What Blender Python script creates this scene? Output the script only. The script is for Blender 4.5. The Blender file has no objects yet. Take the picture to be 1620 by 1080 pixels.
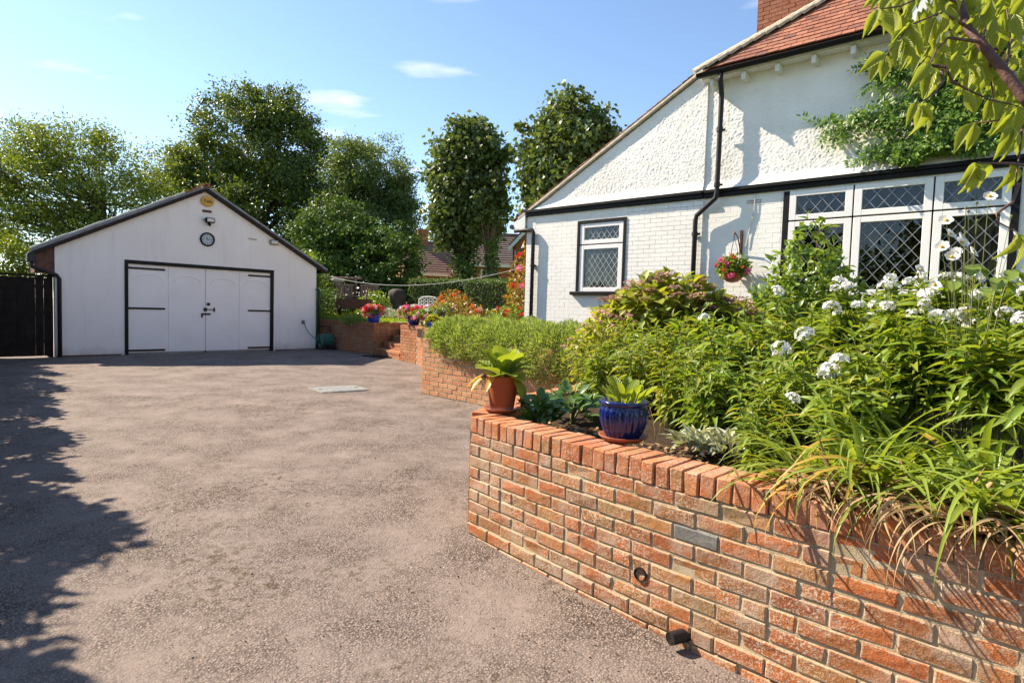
import bpy, bmesh, math, random
import numpy as np
from mathutils import Vector, Matrix, noise as mnoise

# ------------------------------------------------------------------ camera, sky, sun, exposure
SC = bpy.context.scene
COL = SC.collection
rad = math.radians
FPX, PITCH, ROLL, CAMH = 930.0, rad(2.93), rad(1.70), 1.35
_f = np.array([0, math.cos(PITCH), -math.sin(PITCH)])
_u = np.array([0, math.sin(PITCH), math.cos(PITCH)])
_x = np.array([1.0, 0, 0])
CR = _x*math.cos(ROLL)+_u*math.sin(ROLL)
CU = -_x*math.sin(ROLL)+_u*math.cos(ROLL)
CF = _f
cam = bpy.data.cameras.new('camera')
cam.sensor_width = 36.0
cam.lens = FPX/1620*36
cam.clip_start = 0.05
cam.clip_end = 2000
camo = bpy.data.objects.new('camera', cam)
COL.objects.link(camo)
camo.matrix_world = Matrix(((CR[0], CU[0], -CF[0], 0), (CR[1], CU[1], -CF[1], 0), (CR[2], CU[2], -CF[2], CAMH), (0, 0, 0, 1)))
SC.camera = camo

SHADOW_AZ, SUN_EL = 113.5, 41.0          # direction shadows fall (clockwise from +y) and sun height
sd = Vector((math.sin(rad(SHADOW_AZ))*math.cos(rad(SUN_EL)), math.cos(rad(SHADOW_AZ))*math.cos(rad(SUN_EL)), -math.sin(rad(SUN_EL))))
sun = bpy.data.lights.new('sun', 'SUN')
sun.energy = 5.0
sun.angle = rad(0.55)
sun.color = (1.0, 0.88, 0.71)
suno = bpy.data.objects.new('sun', sun)
COL.objects.link(suno)
suno.rotation_euler = sd.to_track_quat('-Z', 'Y').to_euler()
suno.location = (-20, 8, 20)

world = bpy.data.worlds.new('World')
SC.world = world
world.use_nodes = True
wt = world.node_tree
wt.nodes.clear()
def wn(t, **k):
    n = wt.nodes.new(t)
    for a, v in k.items():
        setattr(n, a, v)
    return n
sky = wn('ShaderNodeTexSky', sky_type='NISHITA')
sky.sun_disc = False
sky.sun_elevation = rad(SUN_EL)
sky.sun_rotation = rad(SHADOW_AZ-180)     # sun stands opposite to where shadows fall
sky.air_density = 1.0
sky.dust_density = 0.15
sky.ozone_density = 2.2
tc = wn('ShaderNodeTexCoord')
sep = wn('ShaderNodeSeparateXYZ')
wt.links.new(tc.outputs['Generated'], sep.inputs[0])
mx = wn('ShaderNodeMath', operation='MAXIMUM'); mx.inputs[1].default_value = 0.03
wt.links.new(sep.outputs['Z'], mx.inputs[0])
dv = wn('ShaderNodeVectorMath', operation='DIVIDE')
cmb = wn('ShaderNodeCombineXYZ')
for i in range(3):
    wt.links.new(mx.outputs[0], cmb.inputs[i])
wt.links.new(tc.outputs['Generated'], dv.inputs[0]); wt.links.new(cmb.outputs[0], dv.inputs[1])
mp = wn('ShaderNodeMapping'); mp.inputs['Scale'].default_value = (1.5, 2.6, 1); mp.inputs['Location'].default_value = (3.1, 0.4, 0)
wt.links.new(dv.outputs[0], mp.inputs[0])
cn = wn('ShaderNodeTexNoise'); cn.inputs['Scale'].default_value = 0.9; cn.inputs['Detail'].default_value = 7; cn.inputs['Roughness'].default_value = 0.52
wt.links.new(mp.outputs[0], cn.inputs['Vector'])
cr_ = wn('ShaderNodeValToRGB')
cr_.color_ramp.elements[0].position = 0.60; cr_.color_ramp.elements[0].color = (0, 0, 0, 1)
cr_.color_ramp.elements[1].position = 0.74; cr_.color_ramp.elements[1].color = (0.5, 0.5, 0.5, 1)
wt.links.new(cn.outputs['Fac'], cr_.inputs[0])
cm = wn('ShaderNodeMixRGB'); cm.inputs[2].default_value = (6.6, 6.3, 6.1, 1)
wt.links.new(cr_.outputs[0], cm.inputs[0]); wt.links.new(sky.outputs[0], cm.inputs[1])
bg = wn('ShaderNodeBackground'); bg.inputs[1].default_value = 0.10
wt.links.new(cm.outputs[0], bg.inputs[0])
wo = wn('ShaderNodeOutputWorld')
wt.links.new(bg.outputs[0], wo.inputs[0])

SC.view_settings.view_transform = 'Standard'
SC.view_settings.look = 'None'
SC.view_settings.gamma = 1.0
SC.view_settings.use_curve_mapping = False
SC.view_settings.exposure = 1.25
SC.cycles.max_bounces = 7
SC.cycles.diffuse_bounces = 3
SC.cycles.transparent_max_bounces = 12

# ------------------------------------------------------------------ helpers
RN = np.random.default_rng(11)
random.seed(7)

def ray(x, y):
    return CF+CR*(x-810)/FPX-CU*(y-540)/FPX
C0 = np.array([0, 0, CAMH])
def on(x, y, z):
    d = ray(x, y); return C0+d*((z-CAMH)/d[2])
def at(x, y, Y):
    d = ray(x, y); return C0+d*(Y/d[1])

def thing(name, label, cat, loc=(0, 0, 0), rotz=0.0, group=None):
    o = bpy.data.objects.new(name, None)
    o.empty_display_size = 0.2
    COL.objects.link(o)
    o.location = loc; o.rotation_euler = (0, 0, rotz)
    tag(o, label, cat, group)
    return o
def tag(o, label, cat, group=None):
    o['label'] = label; o['category'] = cat
    if group:
        o['group'] = group
    return o
def obj(name, me, mat=None, parent=None, loc=(0, 0, 0), rot=None, kind=None, label=None):
    o = bpy.data.objects.new(name, me)
    COL.objects.link(o)
    if mat is not None and len(me.materials) == 0:
        me.materials.append(mat)
    if parent is not None:
        o.parent = parent
    o.location = loc
    if rot is not None:
        if isinstance(rot, Matrix):
            o.rotation_euler = rot.to_euler()
        else:
            o.rotation_euler = rot
    if kind:
        o['kind'] = kind
    if label:
        o['label'] = label
    return o

def mesh_np(name, V, Fs, smooth=False, uv=None):
    """V (n,3); Fs list of (m,k) int arrays."""
    me = bpy.data.meshes.new(name)
    V = np.asarray(V, dtype=np.float32)
    if not isinstance(Fs, (list, tuple)):
        Fs = [Fs]
    Fs = [np.asarray(F, dtype=np.int32) for F in Fs if len(F)]
    nl = sum(F.size for F in Fs); nf = sum(F.shape[0] for F in Fs)
    me.vertices.add(len(V)); me.vertices.foreach_set('co', V.ravel())
    me.loops.add(nl); me.polygons.add(nf)
    li = np.concatenate([F.ravel() for F in Fs])
    st = []; c = 0
    for F in Fs:
        st.append(np.arange(F.shape[0])*F.shape[1]+c); c += F.size
    me.loops.foreach_set('vertex_index', li)
    me.polygons.foreach_set('loop_start', np.concatenate(st).astype(np.int32))
    if smooth:
        me.polygons.foreach_set('use_smooth', np.ones(nf, dtype=bool))
    me.update(calc_edges=True)
    if uv is not None:
        l = me.uv_layers.new(name='UVMap')
        l.data.foreach_set('uv', np.asarray(uv, dtype=np.float32)[li].ravel())
    me.validate()
    return me

class MB:
    def __init__(s):
        s.v = []; s.f = []
    def add(s, vs, fs):
        b = len(s.v); s.v += [tuple(map(float, v)) for v in vs]; s.f += [tuple(i+b for i in f) for f in fs]
    def box(s, x0, x1, y0, y1, z0, z1, M=None):
        vs = [(x0, y0, z0), (x1, y0, z0), (x1, y1, z0), (x0, y1, z0), (x0, y0, z1), (x1, y0, z1), (x1, y1, z1), (x0, y1, z1)]
        if M is not None:
            vs = [M @ Vector(v) for v in vs]
        s.add(vs, [(0, 3, 2, 1), (4, 5, 6, 7), (0, 1, 5, 4), (1, 2, 6, 5), (2, 3, 7, 6), (3, 0, 4, 7)])
        return s
    def prism(s, poly, y0, y1):
        """poly of (x,z), extruded along y."""
        n = len(poly)
        vs = [(x, y0, z) for x, z in poly]+[(x, y1, z) for x, z in poly]
        s.add(vs, [tuple(range(n)), tuple(range(2*n-1, n-1, -1))]+[(i, i+n, (i+1) % n+n, (i+1) % n) for i in range(n)])
        return s
    def slab(s, poly, z0, z1):
        n = len(poly)
        vs = [(x, y, z1) for x, y in poly]+[(x, y, z0) for x, y in poly]
        s.add(vs, [tuple(range(n)), tuple(range(2*n-1, n-1, -1))]+[(i, i+n, (i+1) % n+n, (i+1) % n) for i in range(n)])
        return s
    def tube(s, pts, r, n=8, caps=True):
        pts = [Vector(p) for p in pts]
        if not hasattr(r, '__len__'):
            r = [r]*len(pts)
        up = None; rings = []
        for i, p in enumerate(pts):
            a = pts[max(i-1, 0)]; b = pts[min(i+1, len(pts)-1)]
            t = (b-a)
            if t.length < 1e-9:
                t = Vector((0, 0, 1))
            t.normalize()
            if up is None:
                up = Vector((1, 0, 0)) if abs(t.x) < 0.8 else Vector((0, 1, 0))
            up = (up-t*up.dot(t)).normalized()
            w = t.cross(up)
            rings.append([p+(up*math.cos(2*math.pi*k/n)+w*math.sin(2*math.pi*k/n))*r[i] for k in range(n)])
        vs = [q for R_ in rings for q in R_]; fs = []
        for i in range(len(pts)-1):
            for k in range(n):
                fs.append((i*n+k, i*n+(k+1) % n, (i+1)*n+(k+1) % n, (i+1)*n+k))
        if caps:
            fs.append(tuple(range(n-1, -1, -1))); fs.append(tuple((len(pts)-1)*n+k for k in range(n)))
        s.add(vs, fs); return s
    def lathe(s, prof, n=32, c=(0, 0, 0), flute=None):
        vs = []; fs = []
        for i, (r, z) in enumerate(prof):
            for k in range(n):
                a = 2*math.pi*k/n
                rr = r*(1+(flute(i, a) if flute else 0))
                vs.append((c[0]+rr*math.cos(a), c[1]+rr*math.sin(a), c[2]+z))
        for i in range(len(prof)-1):
            for k in range(n):
                fs.append((i*n+k, i*n+(k+1) % n, (i+1)*n+(k+1) % n, (i+1)*n+k))
        fs.append(tuple(range(n-1, -1, -1))); fs.append(tuple((len(prof)-1)*n+k for k in range(n)))
        s.add(vs, fs); return s
    def mesh(s, name, smooth=False, bevel=0.0, seg=1):
        me = bpy.data.meshes.new(name)
        me.from_pydata(s.v, [], s.f)
        if bevel > 0:
            bm = bmesh.new(); bm.from_mesh(me)
            bmesh.ops.bevel(bm, geom=[e for e in bm.edges if len(e.link_faces) == 2 and e.calc_face_angle(0) > 0.5], offset=bevel, segments=seg, affect='EDGES', profile=0.6)
            bm.to_mesh(me); bm.free()
        if smooth:
            for p in me.polygons:
                p.use_smooth = len(p.vertices) <= 4
        me.update()
        return me
    def build(s, name, mat, parent=None, smooth=False, bevel=0.0, **k):
        return obj(name, s.mesh(name, smooth, bevel), mat, parent, **k)

def bez(p0, p1, p2, n=8):
    p0, p1, p2 = Vector(p0), Vector(p1), Vector(p2)
    return [p0*(1-t)**2+p1*2*t*(1-t)+p2*t*t for t in [i/n for i in range(n+1)]]

def rdir(n, up=0.0):
    v = RN.normal(size=(n, 3)); v[:, 2] += up
    return v/np.maximum(np.linalg.norm(v, axis=1, keepdims=True), 1e-6)
def nrm(v):
    return v/np.maximum(np.linalg.norm(v, axis=-1, keepdims=True), 1e-9)

# leaf templates: x across (+-0.5), y along 0..1, z out of the blade
TPL_D = (np.array([(0, 0, 0), (-.5, .42, .07), (0, 1, -.05), (.5, .42, .07)]), np.array([(0, 2, 1), (0, 3, 2)]))
def leaf_tpl(ws, fold=0.12, curl=0.25, wav=0.0):
    """ws: half widths (rel.) at evenly spaced stations; midrib + two edges"""
    n = len(ws); vs = []; fs = []; uv = []
    for i, w in enumerate(ws):
        t = i/(n-1); zz = -curl*t*t
        wv = wav*math.sin(i*2.3)
        vs += [(-w*.5, t, zz+fold*w+wv), (0, t, zz), (w*.5, t, zz+fold*w-wv)]
        uv += [(0.5-w*.5, t), (0.5, t), (0.5+w*.5, t)]
    for i in range(n-1):
        a = 3*i
        fs += [(a, a+1, a+4, a+3), (a+1, a+2, a+5, a+4)]
    return np.array(vs), np.array(fs), np.array(uv)
TPL_L = leaf_tpl([.06, .8, 1, .62, .02], .12, .3)
TPL_B = leaf_tpl([.3, .9, 1, .8, .45, .02], .10, .45)        # lanceolate
def scatter(tpl, P, D, N, L, W):
    V, F = tpl[0], tpl[1]
    P = np.asarray(P, float); n = len(P)
    Y = nrm(np.asarray(D, float)); Z = np.asarray(N, float); Z = nrm(Z-(Z*Y).sum(1, keepdims=True)*Y); X = np.cross(Y, Z)
    L = np.broadcast_to(np.asarray(L, float), (n,)); W = np.broadcast_to(np.asarray(W, float), (n,))
    A = P[:, None, :]+V[None, :, 0, None]*(W[:, None, None]*X[:, None, :])+V[None, :, 1, None]*(L[:, None, None]*Y[:, None, :])+V[None, :, 2, None]*(L[:, None, None]*Z[:, None, :])
    m = len(V)
    FF = (F[None]+(np.arange(n)*m)[:, None, None]).reshape(-1, F.shape[1])
    uv = np.tile(tpl[2], (n, 1)) if len(tpl) > 2 else None
    return A.reshape(-1, 3), FF, uv
def leaf_mesh(name, tpl, P, D, N, L, W, smooth=False):
    V, F, uv = scatter(tpl, P, D, N, L, W)
    return mesh_np(name, V, [F], smooth, uv)
def merge(parts):
    Vs = []; Fs = {}; o = 0
    for V, F in parts:
        Vs.append(V); Fs.setdefault(F.shape[1], []).append(F+o); o += len(V)
    return np.concatenate(Vs), [np.concatenate(f) for f in Fs.values()]

# ------------------------------------------------------------------ materials
class NT:
    def __init__(s, name):
        s.m = bpy.data.materials.new(name); s.m.use_nodes = True
        s.t = s.m.node_tree; s.t.nodes.clear()
        s.out = s.n('ShaderNodeOutputMaterial')
    def n(s, t, **k):
        nd = s.t.nodes.new(t)
        for a, v in k.items():
            if a.startswith('i_'):
                nd.inputs[a[2:].replace('_', ' ')].default_value = v
            else:
                setattr(nd, a, v)
        return nd
    def l(s, a, b):
        s.t.links.new(a, b)
    def pos(s):
        return s.n('ShaderNodeNewGeometry').outputs['Position']
    def noise(s, scale, detail=3, rough=0.55, vec=None):
        n = s.n('ShaderNodeTexNoise', i_Scale=scale, i_Detail=detail, i_Roughness=rough)
        s.l(vec if vec is not None else s.pos(), n.inputs['Vector'])
        return n.outputs['Fac']
    def vor(s, scale, vec=None, feature='F1', out='Distance', rnd=1.0):
        n = s.n('ShaderNodeTexVoronoi', feature=feature, i_Scale=scale, i_Randomness=rnd)
        s.l(vec if vec is not None else s.pos(), n.inputs['Vector'])
        return n.outputs[out]
    def ramp(s, fac, stops, interp='LINEAR'):
        n = s.n('ShaderNodeValToRGB'); cr = n.color_ramp; cr.interpolation = interp
        while len(cr.elements) < len(stops):
            cr.elements.new(0.5)
        for e, (p, c) in zip(cr.elements, stops):
            e.position = p
            e.color = (c[0], c[1], c[2], 1) if hasattr(c, '__len__') else (c, c, c, 1)
        s.l(fac, n.inputs[0])
        return n.outputs[0]
    def mix(s, fac, a, b, mode='MIX'):
        n = s.n('ShaderNodeMixRGB', blend_type=mode)
        for i, v in ((0, fac), (1, a), (2, b)):
            if hasattr(v, 'links') or hasattr(v, 'is_linked'):
                s.l(v, n.inputs[i])
            elif hasattr(v, '__len__'):
                n.inputs[i].default_value = (v[0], v[1], v[2], 1)
            else:
                n.inputs[i].default_value = v
        return n.outputs[0]
    def math(s, op, a, b=0.0):
        n = s.n('ShaderNodeMath', operation=op)
        for i, v in ((0, a), (1, b)):
            if hasattr(v, 'is_linked'):
                s.l(v, n.inputs[i])
            else:
                n.inputs[i].default_value = v
        return n.outputs[0]
    def bump(s, h, strength=0.5, dist=0.01, nrm_=None):
        n = s.n('ShaderNodeBump', i_Strength=strength, i_Distance=dist)
        s.l(h, n.inputs['Height'])
        if nrm_ is not None:
            s.l(nrm_, n.inputs['Normal'])
        return n.outputs[0]
    def bsdf(s, col, rough=0.7, bump=None, metal=0.0, spec=0.35, coat=0.0):
        p = s.n('ShaderNodeBsdfPrincipled')
        p.inputs['Metallic'].default_value = metal
        p.inputs['Specular IOR Level'].default_value = spec
        if coat:
            p.inputs['Coat Weight'].default_value = coat
            p.inputs['Coat Roughness'].default_value = 0.08
        for k, v in (('Base Color', col), ('Roughness', rough)):
            if hasattr(v, 'is_linked'):
                s.l(v, p.inputs[k])
            elif hasattr(v, '__len__'):
                p.inputs[k].default_value = (v[0], v[1], v[2], 1)
            else:
                p.inputs[k].default_value = v
        if bump is not None:
            s.l(bump, p.inputs['Normal'])
        s.l(p.outputs[0], s.out.inputs[0])
        s.p = p
        return s.m

def m_plain(name, col, rough=0.6, var=0.12, scale=8, bump=0.15, bscale=60, metal=0.0, spec=0.35, bdist=0.003, coat=0.0):
    t = NT(name)
    a = t.noise(scale, 4)
    c = t.mix(t.ramp(a, [(0.3, 0.0), (0.7, 1.0)]), [x*(1-var) for x in col], [min(1, x*(1+var)) for x in col])
    b = t.bump(t.noise(bscale, 3), bump, bdist) if bump else None
    return t.bsdf(c, rough, b, metal, spec, coat)

def m_leaf(name, cols, trans=0.35, rough=0.42, spec=0.4, tcol=None, veins=False, big=None):
    """cols: stops picked at random for each leaf"""
    t = NT(name)
    g = t.n('ShaderNodeNewGeometry')
    n = len(cols)
    c = t.ramp(g.outputs['Random Per Island'], [(i/max(1, n-1), k) for i, k in enumerate(cols)])
    if big:
        c = t.mix(t.ramp(t.noise(big[0], 2), [(0.42, 0.0), (0.62, 1.0)]), c, t.mix(1.0, c, big[1], 'MULTIPLY'))
    bmp = None
    if veins:
        uv = t.n('ShaderNodeUVMap').outputs[0]
        sp = t.n('ShaderNodeSeparateXYZ'); t.l(uv, sp.inputs[0])
        ax = t.math('ABSOLUTE', t.math('SUBTRACT', sp.outputs[0], 0.5))
        rib = t.ramp(ax, [(0.0, 1.0), (0.035, 0.0)])
        w = t.math('SINE', t.math('MULTIPLY', t.math('SUBTRACT', sp.outputs[1], t.math('MULTIPLY', ax, 0.7)), 58))
        vn = t.ramp(w, [(0.55, 0.0), (1.0, 0.7)])
        c = t.mix(t.math('MAXIMUM', rib, t.math('MULTIPLY', vn, 0.45)), c, t.mix(0.55, c, (0.42, 0.48, 0.16)))
        bmp = t.bump(w, 0.5, 0.004)
    p = t.n('ShaderNodeBsdfPrincipled')
    p.inputs['Roughness'].default_value = rough; p.inputs['Specular IOR Level'].default_value = spec
    t.l(c, p.inputs['Base Color'])
    if bmp is not None:
        t.l(bmp, p.inputs['Normal'])
    tr = t.n('ShaderNodeBsdfTranslucent')
    t.l(t.mix(1.0, c, tcol or (1.5, 1.35, 0.55), 'MULTIPLY'), tr.inputs[0])
    mxs = t.n('ShaderNodeMixShader'); mxs.inputs[0].default_value = trans
    t.l(p.outputs[0], mxs.inputs[1]); t.l(tr.outputs[0], mxs.inputs[2]); t.l(mxs.outputs[0], t.out.inputs[0])
    return t.m

def m_brick(name, stops, lichen=0.0, obj_rand=True, bump=0.9, smear=0.6):
    t = NT(name)
    pos = t.pos()
    r = t.n('ShaderNodeObjectInfo').outputs['Random'] if obj_rand else t.n('ShaderNodeNewGeometry').outputs['Random Per Island']
    c = t.ramp(r, stops)
    big = t.noise(9, 4, 0.6)
    c = t.mix(t.ramp(big, [(0.35, 0.0), (0.7, 0.55)]), c, t.mix(1.0, c, (0.62, 0.55, 0.45), 'MULTIPLY'))
    c = t.mix(t.ramp(t.noise(42, 5, 0.65), [(0.42, 0.0), (0.72, 0.5)]), c, (0.40, 0.18, 0.075))
    fine = t.noise(170, 4, 0.7)
    if lichen > 0:
        zone = t.ramp(t.noise(3.1, 3), [(0.40, 0.12), (0.62, 1.0)])
        spots = t.ramp(t.noise(105, 3, 0.62), [(0.56-0.05*lichen, 0.0), (0.63-0.05*lichen, 1.0)])
        c = t.mix(t.math('MULTIPLY', t.math('MULTIPLY', spots, zone), 0.85), c, (0.58, 0.51, 0.40))
        wash = t.ramp(t.noise(6.5, 4), [(0.47, 0.0), (0.70, 0.75*lichen)])
        c = t.mix(wash, c, (0.45, 0.36, 0.28))
        moss = t.ramp(t.noise(4.2, 5), [(0.55, 0.0), (0.72, 0.7)])
        c = t.mix(moss, c, (0.20, 0.15, 0.06))
    if obj_rand and smear:
        gs = t.n('ShaderNodeSeparateXYZ'); t.l(t.n('ShaderNodeTexCoord').outputs['Generated'], gs.inputs[0])
        ex = t.math('MULTIPLY', t.math('MINIMUM', gs.outputs[0], t.math('SUBTRACT', 1.0, gs.outputs[0])), 3.0)
        ez = t.math('MINIMUM', gs.outputs[2], t.math('SUBTRACT', 1.0, gs.outputs[2]))
        dd = t.math('ADD', t.math('MINIMUM', ex, ez), t.math('MULTIPLY', t.math('SUBTRACT', t.noise(28, 5, .7), .56), .9))
        c = t.mix(t.math('MULTIPLY', t.ramp(dd, [(0.02, 1.0), (0.10, 0.0)]), smear), c, (0.46, 0.37, 0.25))
    h = t.math('ADD', t.math('MULTIPLY', t.noise(35, 4, 0.6), 1.0), t.math('MULTIPLY', fine, 0.5))
    return t.bsdf(c, 0.9, t.bump(h, bump, 0.006), 0, 0.2)

BR_STOPS = [(0.0, (0.43, 0.115, 0.036)), (0.15, (0.52, 0.165, 0.05)), (0.3, (0.30, 0.085, 0.034)), (0.42, (0.44, 0.20, 0.07)), (0.55, (0.24, 0.10, 0.047)), (0.68, (0.50, 0.135, 0.04)), (0.8, (0.36, 0.19, 0.08)), (0.9, (0.29, 0.08, 0.034)), (1.0, (0.50, 0.19, 0.065))]
M = {}
M['brick'] = m_brick('old red brick', BR_STOPS, 1.0)
M['coping'] = m_brick('coping brick', [(0, (0.46, 0.145, 0.056)), (.3, (0.56, 0.195, 0.075)), (.55, (0.38, 0.12, 0.055)), (.8, (0.50, 0.19, 0.08)), (1, (0.58, 0.20, 0.07))], 0.6, smear=0)
M['brick_mid'] = m_brick('buff red brick', [(0, (0.55, 0.26, 0.11)), (.3, (0.46, 0.165, 0.07)), (.5, (0.58, 0.30, 0.14)), (.75, (0.50, 0.19, 0.08)), (1, (0.56, 0.27, 0.125))], 0.3)
M['brick_far'] = m_brick('garden wall brick', [(0, (0.36, 0.11, 0.045)), (.4, (0.40, 0.15, 0.06)), (.7, (0.30, 0.085, 0.035)), (1, (0.42, 0.18, 0.08))], 0.2, obj_rand=False)
M['brick_grey'] = m_plain('grey engineering brick', (0.16, 0.155, 0.14), 0.85, 0.35, 30, 0.6, 90)
M['chimney'] = m_brick('chimney brick', [(0, (0.33, 0.135, 0.09)), (.5, (0.28, 0.105, 0.07)), (1, (0.36, 0.16, 0.11))], 0.0, obj_rand=False)
t = NT('mortar')
c = t.mix(t.ramp(t.noise(14, 4), [(.35, 0.0), (.7, 1.0)]), (0.36, 0.285, 0.18), (0.56, 0.47, 0.33))
M['mortar'] = t.bsdf(c, 0.95, t.bump(t.noise(220, 3), 0.7, 0.004), 0, 0.1)

# asphalt drive with pinkish chippings
t = NT('drive asphalt')
pos = t.pos()
v1 = t.vor(88, pos, 'F1', 'Color'); vd = t.vor(88, pos)
chip = t.ramp(v1, [(0.1, (0.10, 0.074, 0.061)), (0.35, (0.205, 0.157, 0.131)), (0.6, (0.28, 0.218, 0.185)), (0.9, (0.37, 0.295, 0.253))])
chip = t.mix(t.ramp(vd, [(0.30, 0.0), (0.62, 1.0)]), chip, (0.072, 0.054, 0.045))
flat = t.mix(t.noise(60, 3), (0.190, 0.150, 0.129), (0.255, 0.204, 0.178))
area = t.ramp(t.noise(1.9, 8, 0.74), [(0.36, 0.08), (0.60, 1.0)])
c = t.mix(area, flat, chip)
c = t.mix(t.ramp(t.noise(0.45, 4, 0.6), [(0.35, 0.0), (0.72, 0.5)]), c, t.mix(1.0, c, (1.22, 1.17, 1.10), 'MULTIPLY'))
mossn = t.math('MULTIPLY', t.ramp(t.noise(0.8, 3), [(0.46, 0.0), (0.62, 1.0)]), t.ramp(t.noise(18, 4, 0.7), [(0.52, 0.0), (0.60, 1.0)]))
c = t.mix(t.math('MULTIPLY', mossn, 0.75), c, (0.055, 0.034, 0.012))
c = t.mix(t.math('MULTIPLY', t.ramp(t.noise(2.3, 5, 0.65), [(0.62, 0.0), (0.72, 1.0)]), 0.35), c, (0.31, 0.255, 0.215))
h = t.math('ADD', t.math('MULTIPLY', t.math('SUBTRACT', 1.0, vd), t.math('ADD', area, 0.25)), t.math('MULTIPLY', t.noise(240, 2), 0.5))
M['drive'] = t.bsdf(c, 0.88, t.bump(h, 0.75, 0.007, t.bump(t.noise(7, 4), 0.35, 0.03)), 0, 0.25)
t = NT('stone chips')
r = t.n('ShaderNodeNewGeometry').outputs['Random Per Island']
c = t.ramp(r, [(0, (0.09, 0.067, 0.056)), (.35, (0.18, 0.138, 0.115)), (.7, (0.25, 0.195, 0.165)), (.96, (0.31, 0.245, 0.21)), (1, (0.42, 0.36, 0.31))])
M['chips'] = t.bsdf(c, 0.85, None, 0, 0.25)
t = NT('soil')
c = t.mix(t.noise(9, 5, .65), (0.025, 0.016, 0.010), (0.095, 0.062, 0.04))
M['soil'] = t.bsdf(c, 0.95, t.bump(t.noise(45, 5, .7), 1.0, 0.03), 0, 0.15)
t = NT('lawn grass')
c = t.mix(t.noise(1.2, 4), (0.16, 0.23, 0.035), (0.24, 0.29, 0.055))
M['lawn'] = t.bsdf(c, 0.9, t.bump(t.noise(90, 3), 0.8, 0.02), 0, 0.2)

# render and paint
t = NT('white painted brick')
pos = t.pos()
c = t.mix(t.ramp(t.noise(2.2, 4), [(.3, 0.0), (.7, 1.0)]), (0.79, 0.755, 0.69), (0.87, 0.84, 0.78))
c = t.mix(t.math('MULTIPLY', t.ramp(t.noise(14, 5, .7), [(.60, 0.0), (.78, 1.0)]), .25), c, (0.60, 0.56, 0.49))
M['wall_paint'] = t.bsdf(c, 0.7, t.bump(t.noise(55, 4), 0.45, 0.006), 0, 0.25)
t = NT('white roughcast')
c = t.mix(t.ramp(t.noise(1.6, 4), [(.3, 0.0), (.7, 1.0)]), (0.77, 0.735, 0.68), (0.87, 0.84, 0.79))
sp = t.n('ShaderNodeSeparateXYZ'); t.l(t.pos(), sp.inputs[0])
c = t.mix(t.math('MULTIPLY', t.ramp(t.noise(5, 5, .7), [(.58, 0.0), (.72, 1.0)]), .3), c, (0.62, 0.55, 0.45))
M['roughcast'] = t.bsdf(c, 0.8, t.bump(t.noise(70, 4), 0.5, 0.006), 0, 0.2)
t = NT('garage render')
c = t.mix(t.ramp(t.noise(1.3, 4), [(.3, 0.0), (.7, 1.0)]), (0.85, 0.745, 0.70), (0.90, 0.80, 0.755))
sp = t.n('ShaderNodeSeparateXYZ'); t.l(t.pos(), sp.inputs[0])
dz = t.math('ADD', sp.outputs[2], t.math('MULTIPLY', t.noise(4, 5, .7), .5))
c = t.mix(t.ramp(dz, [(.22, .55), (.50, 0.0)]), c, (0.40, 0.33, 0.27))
mpn = t.n('ShaderNodeMapping'); mpn.inputs['Scale'].default_value = (7, 7, .7); t.l(t.pos(), mpn.inputs[0])
c = t.mix(t.math('MULTIPLY', t.ramp(t.noise(1, 5, .6, mpn.outputs[0]), [(.52, 0.0), (.75, 1.0)]), .22), c, (0.55, 0.47, 0.42))
M['garage'] = t.bsdf(c, 0.75, t.bump(t.noise(38, 5, .6), 0.35, 0.006), 0, 0.25)
t = NT('garage door paint')
c = t.mix(t.ramp(t.noise(2.3, 4), [(.3, 0.0), (.7, 1.0)]), (0.85, 0.755, 0.715), (0.90, 0.81, 0.77))
M['gdoor'] = t.bsdf(c, 0.5, t.bump(t.noise(25, 4), 0.12, 0.003), 0, 0.35)
M['white'] = m_plain('white upvc', (0.84, 0.80, 0.77), 0.3, 0.03, 3, 0.05, 40, spec=0.45)
M['white_wood'] = m_plain('white painted wood', (0.74, 0.73, 0.70), 0.55, 0.08, 12, 0.2, 50)
M['black'] = m_plain('black paint', (0.010, 0.009, 0.009), 0.5, 0.3, 10, 0.2, 40, spec=0.18)
M['black_pipe'] = m_plain('dark pipe plastic', (0.026, 0.022, 0.023), 0.45, 0.2, 12, 0.1, 40, spec=0.25)
M['lead'] = m_plain('lead strip', (0.33, 0.33, 0.34), 0.45, 0.1, 30, 0.1, 60, metal=0.4)
M['lead_white'] = m_plain('pale lead strip', (0.50, 0.50, 0.49), 0.5, 0.1, 30, 0.1, 60)
M['iron'] = m_plain('black iron', (0.012, 0.011, 0.011), 0.5, 0.3, 30, 0.3, 80)
M['plinth'] = m_plain('grey plinth paint', (0.12, 0.115, 0.115), 0.7, 0.2, 6, 0.4, 50)
M['interior'] = m_plain('dark room', (0.05, 0.042, 0.036), 0.9, 0.3, 2, 0, 10)
M['curtain'] = m_plain('beige curtain', (0.30, 0.25, 0.18), 0.9, 0.25, 6, 0.2, 30)
M['grey_roof'] = m_plain('grey roof sheet', (0.22, 0.22, 0.225), 0.6, 0.25, 5, 0.4, 40)
M['roof_wood'] = m_plain('dark verge timber', (0.030, 0.017, 0.013), 0.85, 0.5, 14, 0.5, 50)
M['dark_brick'] = m_plain('dark gable brick', (0.13, 0.065, 0.045), 0.9, 0.4, 12, 0.5, 50)
t = NT('window glass')
fr = t.n('ShaderNodeFresnel', i_IOR=1.5)
ft = t.math('MINIMUM', t.math('ADD', t.math('MULTIPLY', fr.outputs[0], 1.0), 0.0), 1.0)
tr = t.n('ShaderNodeBsdfTransparent'); tr.inputs[0].default_value = (0.85, 0.86, 0.86, 1)
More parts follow.
